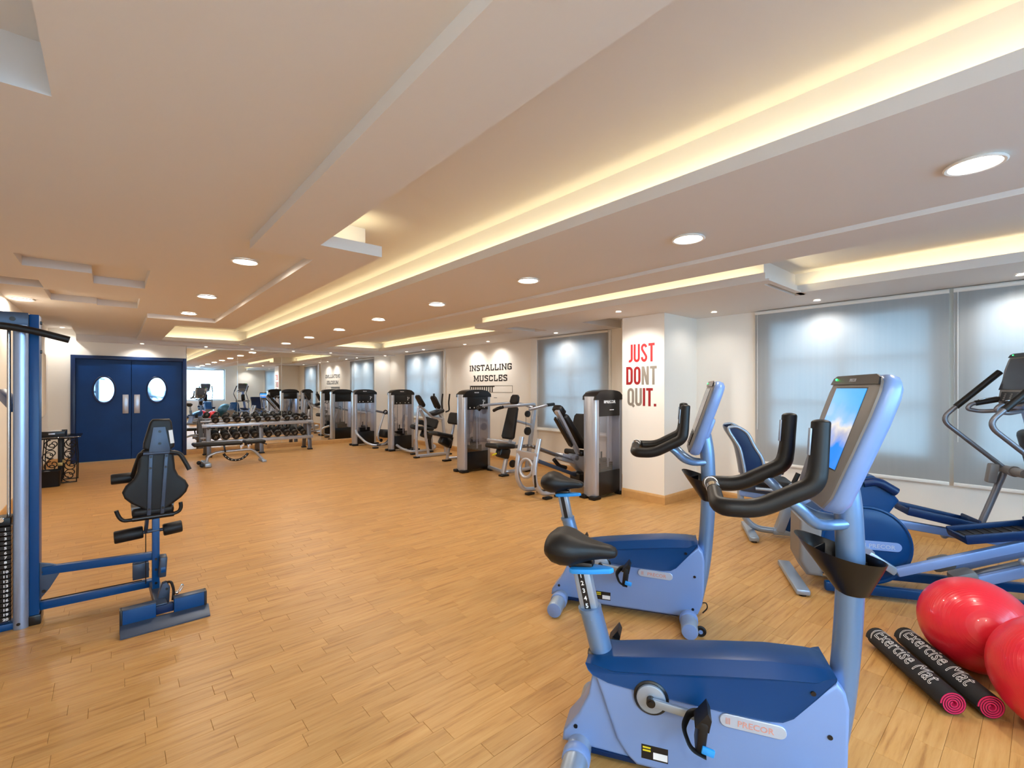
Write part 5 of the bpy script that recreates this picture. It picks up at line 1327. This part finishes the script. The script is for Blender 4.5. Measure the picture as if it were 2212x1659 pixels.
# ---------------------------------------------------------------- dumbbell rack
t = thing('dumbbell_rack', 'two tier silver dumbbell rack standing before the mirror', 'dumbbell rack', (2.53, 11.72, 0))
def R(mb, name, m, parent=t, ang=38): mb.xf(Matrix.Translation((-2.53, -11.72, 0))); return mb.build(name, M[m], parent, ang)
TIER = ((.70, 11.60, 11.86), (.335, 11.52, 11.86))
for x in (1.53, 2.53, 3.57):
    for s, (x_, y0, z0, y1, z1) in enumerate(((x, 11.55, .02, 11.66, .70), (x, 12.02, .02, 11.86, .80))):
        mb = MB(); mb.beam((x_, y0, z0), (x_, y1, z1), .085, .05, .008, (0, 1, 0)); p = R(mb, 'upright', 'steeld')
        mb = MB(); mb.box((x_, y0, .015), (.11, .09, .03), None, .008); R(mb, 'rubber_foot', 'rubber', p)
    for z in (.27, .64): mb = MB(); mb.beam((x, 11.55, z - .02), (x, 11.95, z + .10), .06, .045, .006); R(mb, 'shelf_arm', 'steeld')
for z in (.70, .345):
    for y, dz in ((11.60, 0), (11.80, .06)):
        mb = MB(); mb.box((2.53, y, z + dz - .02), (2.24, .055, .03), (.29, 0, 0), .006); R(mb, 'tier_rail', 'steel')
    mb = MB(); mb.box((2.53, 11.57, z - .045), (2.24, .012, .065), None, .004); R(mb, 'front_strip', 'steel')

def make_dumbbell(r, L, label):
    d = thing('dumbbell', label, 'dumbbell', (0, 0, 0), 0, 'black dumbbells on the two tier rack')
    for s in (-1, 1):
        y0, y1 = s * L * .22, s * L * .5
        mb = MB(); mb.lathe([(0, 0), (r * .8, 0), (r, r * .16), (r, abs(y1 - y0) - r * .16), (r * .86, abs(y1 - y0)), (r * .50, abs(y1 - y0) + .001), (0, abs(y1 - y0) - .004)], (0, y0, 0), (0, s, 0), 20); h = mb.build('dumbbell_head', M['rubber'], d, 40)
        mb = MB(); mb.torus((0, y1 - s * r * .3, 0), r * .985, .004, (0, 1, 0), 20, 6); mb.build('head_band', M['black'], h)
        for k in (-1, 1): mb = MB(); mb.box((k * r * .17, y1 + s * .002, 0), (r * .13, .003, r * .85), (0, .35, 0), .001, 1); mb.build('number_print', M['taupe'], h, 0)
    mb = MB(); mb.cyl((0, -L * .24, 0), (0, L * .24, 0), .016, n=14); mb.build('grip', M['chrome'], d)
    return d
WORDS = ['leftmost', 'second', 'third', 'fourth', 'fifth', 'sixth', 'seventh', 'eighth', 'ninth', 'rightmost']
protoD = {}
for tier in (0, 1):
    for i in range(10):
        r = (.066 - .0013 * i) if tier == 0 else (.078 - .0010 * i)
        L = .26 if tier == 0 else .30
        lb = '%s dumbbell on the %s tier of the rack, counted from the navy door' % (WORDS[i].replace('most', 'most black'), ('upper', 'lower')[tier])
        key = (tier, round(r, 3))
        d = make_dumbbell(r, L, lb)
        x = (1.66 + i * .202) if tier == 0 else (1.662 + i * .186 + (.095 if i > 4 else 0))
        z = (.70 if tier == 0 else .345) + .038 + r
        d.location = (x, 11.70, z); d.rotation_euler = (.29, 0, (i * 37 % 5 - 2) * .02)
        for c in d.children:
            pass

# ---------------------------------------------------------------- adjustable bench
t = thing('weight_bench', 'flat adjustable bench with black pads and silver frame before the dumbbell rack', 'bench', (1.70, 10.3, 0))
def Bn(mb, name, m, parent=t, ang=38): mb.xf(Matrix.Translation((-1.70, -10.3, 0))); return mb.build(name, M[m], parent, ang)
mb = MB(); mb.box((1.505, 10.3, .405), (.80, .29, .065), (0, .018, 0), .03, 3); Bn(mb, 'back_pad', 'vinyl', ang=50)
mb = MB(); mb.box((2.12, 10.3, .405), (.37, .30, .065), (0, .01, 0), .03, 3); Bn(mb, 'seat_pad', 'vinyl', ang=50)
mb = MB(); mb.tube(fillet([(1.33, 10.3, .05), (1.34, 10.3, .18), (1.50, 10.3, .245), (2.06, 10.3, .255), (2.14, 10.3, .20), (2.28, 10.3, .03)], .07, 5), .032, 12, flat=.8); Bn(mb, 'frame_tube', 'steel')
mb = MB(); mb.beam((1.32, 10.02, .045), (1.32, 10.58, .045), .10, .07, .012); Bn(mb, 'front_foot', 'silverm')
mb = MB(); mb.beam((2.27, 10.12, .02), (2.27, 10.48, .02), .08, .04, .010); Bn(mb, 'rear_foot', 'silverm')
for y in (10.10, 10.50): mb = MB(); mb.cyl((1.23, y - .02, .045), (1.23, y + .02, .045), .036, n=18, bev=.005); Bn(mb, 'transport_wheel', 'rubber')
mb = MB(); mb.torus((1.80, 10.24, .30), .225, .017, (0, 1, 0), 24, 8, PI * .55 - PI * .5 + .0, PI * 1.0)
mb2 = MB(); arc = [(1.80 + .225 * math.cos(a), 10.22, .30 + .225 * math.sin(a)) for a in [PI * 1.12 + (PI * .72) * k / 16 for k in range(17)]]
mb2.tube(arc, .010, 8, flat=2.3, up=(0, 1, 0)); mb.bm.free(); ar = Bn(mb2, 'angle_arc', 'black')
for k in range(2, 15, 2): mb = MB(); mb.cyl((arc[k][0], 10.206, arc[k][2]), (arc[k][0], 10.212, arc[k][2]), .008, n=8); Bn(mb, 'arc_hole', 'white', ar)
mb = MB(); mb.beam((1.60, 10.24, .37), (1.62, 10.24, .24), .03, .02, .004); Bn(mb, 'arc_strut', 'black')
for x in (1.90, 2.03): mb = MB(); mb.beam((x, 10.3, .25), (x, 10.3, .37), .05, .045, .008); mb.cyl((x, 10.26, .345), (x, 10.22, .345), .020, n=14); Bn(mb, 'pad_bracket', 'chrome')
mb = MB(); mb.tube([(2.20, 10.2, .39), (2.32, 10.16, .345)], .012, 8); Bn(mb, 'adjust_lever', 'rubber')

# ---------------------------------------------------------------- side table with scrolled iron legs
t = thing('side_table', 'dark glass table on scrolled wrought iron legs by the left wall', 'table', (-.62, 10.0, 0))
def Tb(mb, name, m, parent=t, ang=50): mb.xf(Matrix.Translation((.62, -10.0, 0))); return mb.build(name, M[m], parent, ang)
mb = MB(); mb.box((-.635, 10.05, .712), (.52, .62, .016), None, .006); Tb(mb, 'glass_top', 'tabletglass')
mb = MB(); mb.box((-.66, 10.0, .694), (.42, .46, .018), None, .006); Tb(mb, 'top_frame', 'iron')
def scroll(mb, x, y, z, r, a0, turn, n=26):
    mb.tube([(x + (r * (1 - .86 * k / n)) * math.cos(a0 + turn * 2 * PI * 1.25 * k / n), y, z + (r * (1 - .86 * k / n)) * math.sin(a0 + turn * 2 * PI * 1.25 * k / n)) for k in range(n + 1)], .0068, 6)
for y in (9.84, 10.22):
    for x in (-.72, -.50):
        for i in range(4):
            mb = MB(); scroll(mb, x + (.010 if i % 2 else -.010), y, .105 + i * .160, .086, PI / 2 * (1 if i % 2 else -1), 1 if i % 2 else -1); Tb(mb, 'iron_scroll', 'iron')
        mb = MB(); mb.tube([(x + .072 * (1 if x > -.6 else -1), y, .02), (x + .080 * (1 if x > -.6 else -1), y, .36), (x + .06 * (1 if x > -.6 else -1), y, .69)], .007, 6); Tb(mb, 'iron_leg', 'iron')
    mb = MB(); mb.beam((-.82, y, .014), (-.42, y, .014), .022, .014, .003); Tb(mb, 'foot_bar', 'iron')
    mb = MB(); mb.box((-.61, y, .36), (.05, .02, .66), None, .004); Tb(mb, 'centre_bar', 'iron')
    mb = MB(); mb.box((-.61, y - .012, .30), (.058, .012, .05), None, .003); Tb(mb, 'brass_clasp', 'brass')
mb = MB(); mb.beam((-.61, 9.84, .02), (-.61, 10.22, .02), .02, .014, .003); Tb(mb, 'stretcher', 'iron')

t = thing('document_tray', 'dark tray with papers lying on the glass side table', 'tray', (-.70, 10.02, .72))
mb = MB(); mb.box((0, 0, .006), (.30, .38, .012), None, .004)
for x, y, sx, sy in ((0, -.185, .30, .010), (0, .185, .30, .010), (-.145, 0, .010, .38), (.145, 0, .010, .38)): mb.box((x, y, .045), (sx, sy, .075), None, .003)
mb.build('tray_body', M['black'], t)
mb = MB(); mb.box((-.02, 0, .062), (.22, .32, .05), None, .003); mb.build('paper_stack', M['white'], t)
mb = MB(); mb.box((0, -.192, .045), (.07, .003, .022), None, .001); mb.build('label_plate', M['badge'], t)
t = thing('wire_basket', 'black basket standing on the floor under the glass side table', 'basket', (-.71, 9.685, 0))
mb = MB(); rings = []
for z, a, b in ((.004, .112, .112), (.22, .120, .125), (.235, .124, .130)): rings.append([(x, y, z) for x, y in superellipse(0, 0, a, b, 9, 28)])
for z, a, b in ((.232, .114, .120), (.03, .10, .104)): rings.append([(x, y, z) for x, y in superellipse(0, 0, a, b, 9, 28)])
mb.loft(rings); mb.build('basket_body', M['iron'], t, 40)
mb = MB(); mb.tube([(x, y, .232) for x, y in superellipse(0, 0, .120, .126, 9, 28)], .006, 6, closed=True); mb.build('basket_rim', M['iron'], t)
mb = MB(); mb.sph((-.03, -.02, .19), (.06, .06, .045), None, 12, 8); mb.build('crumpled_bag', M['steel'], t)
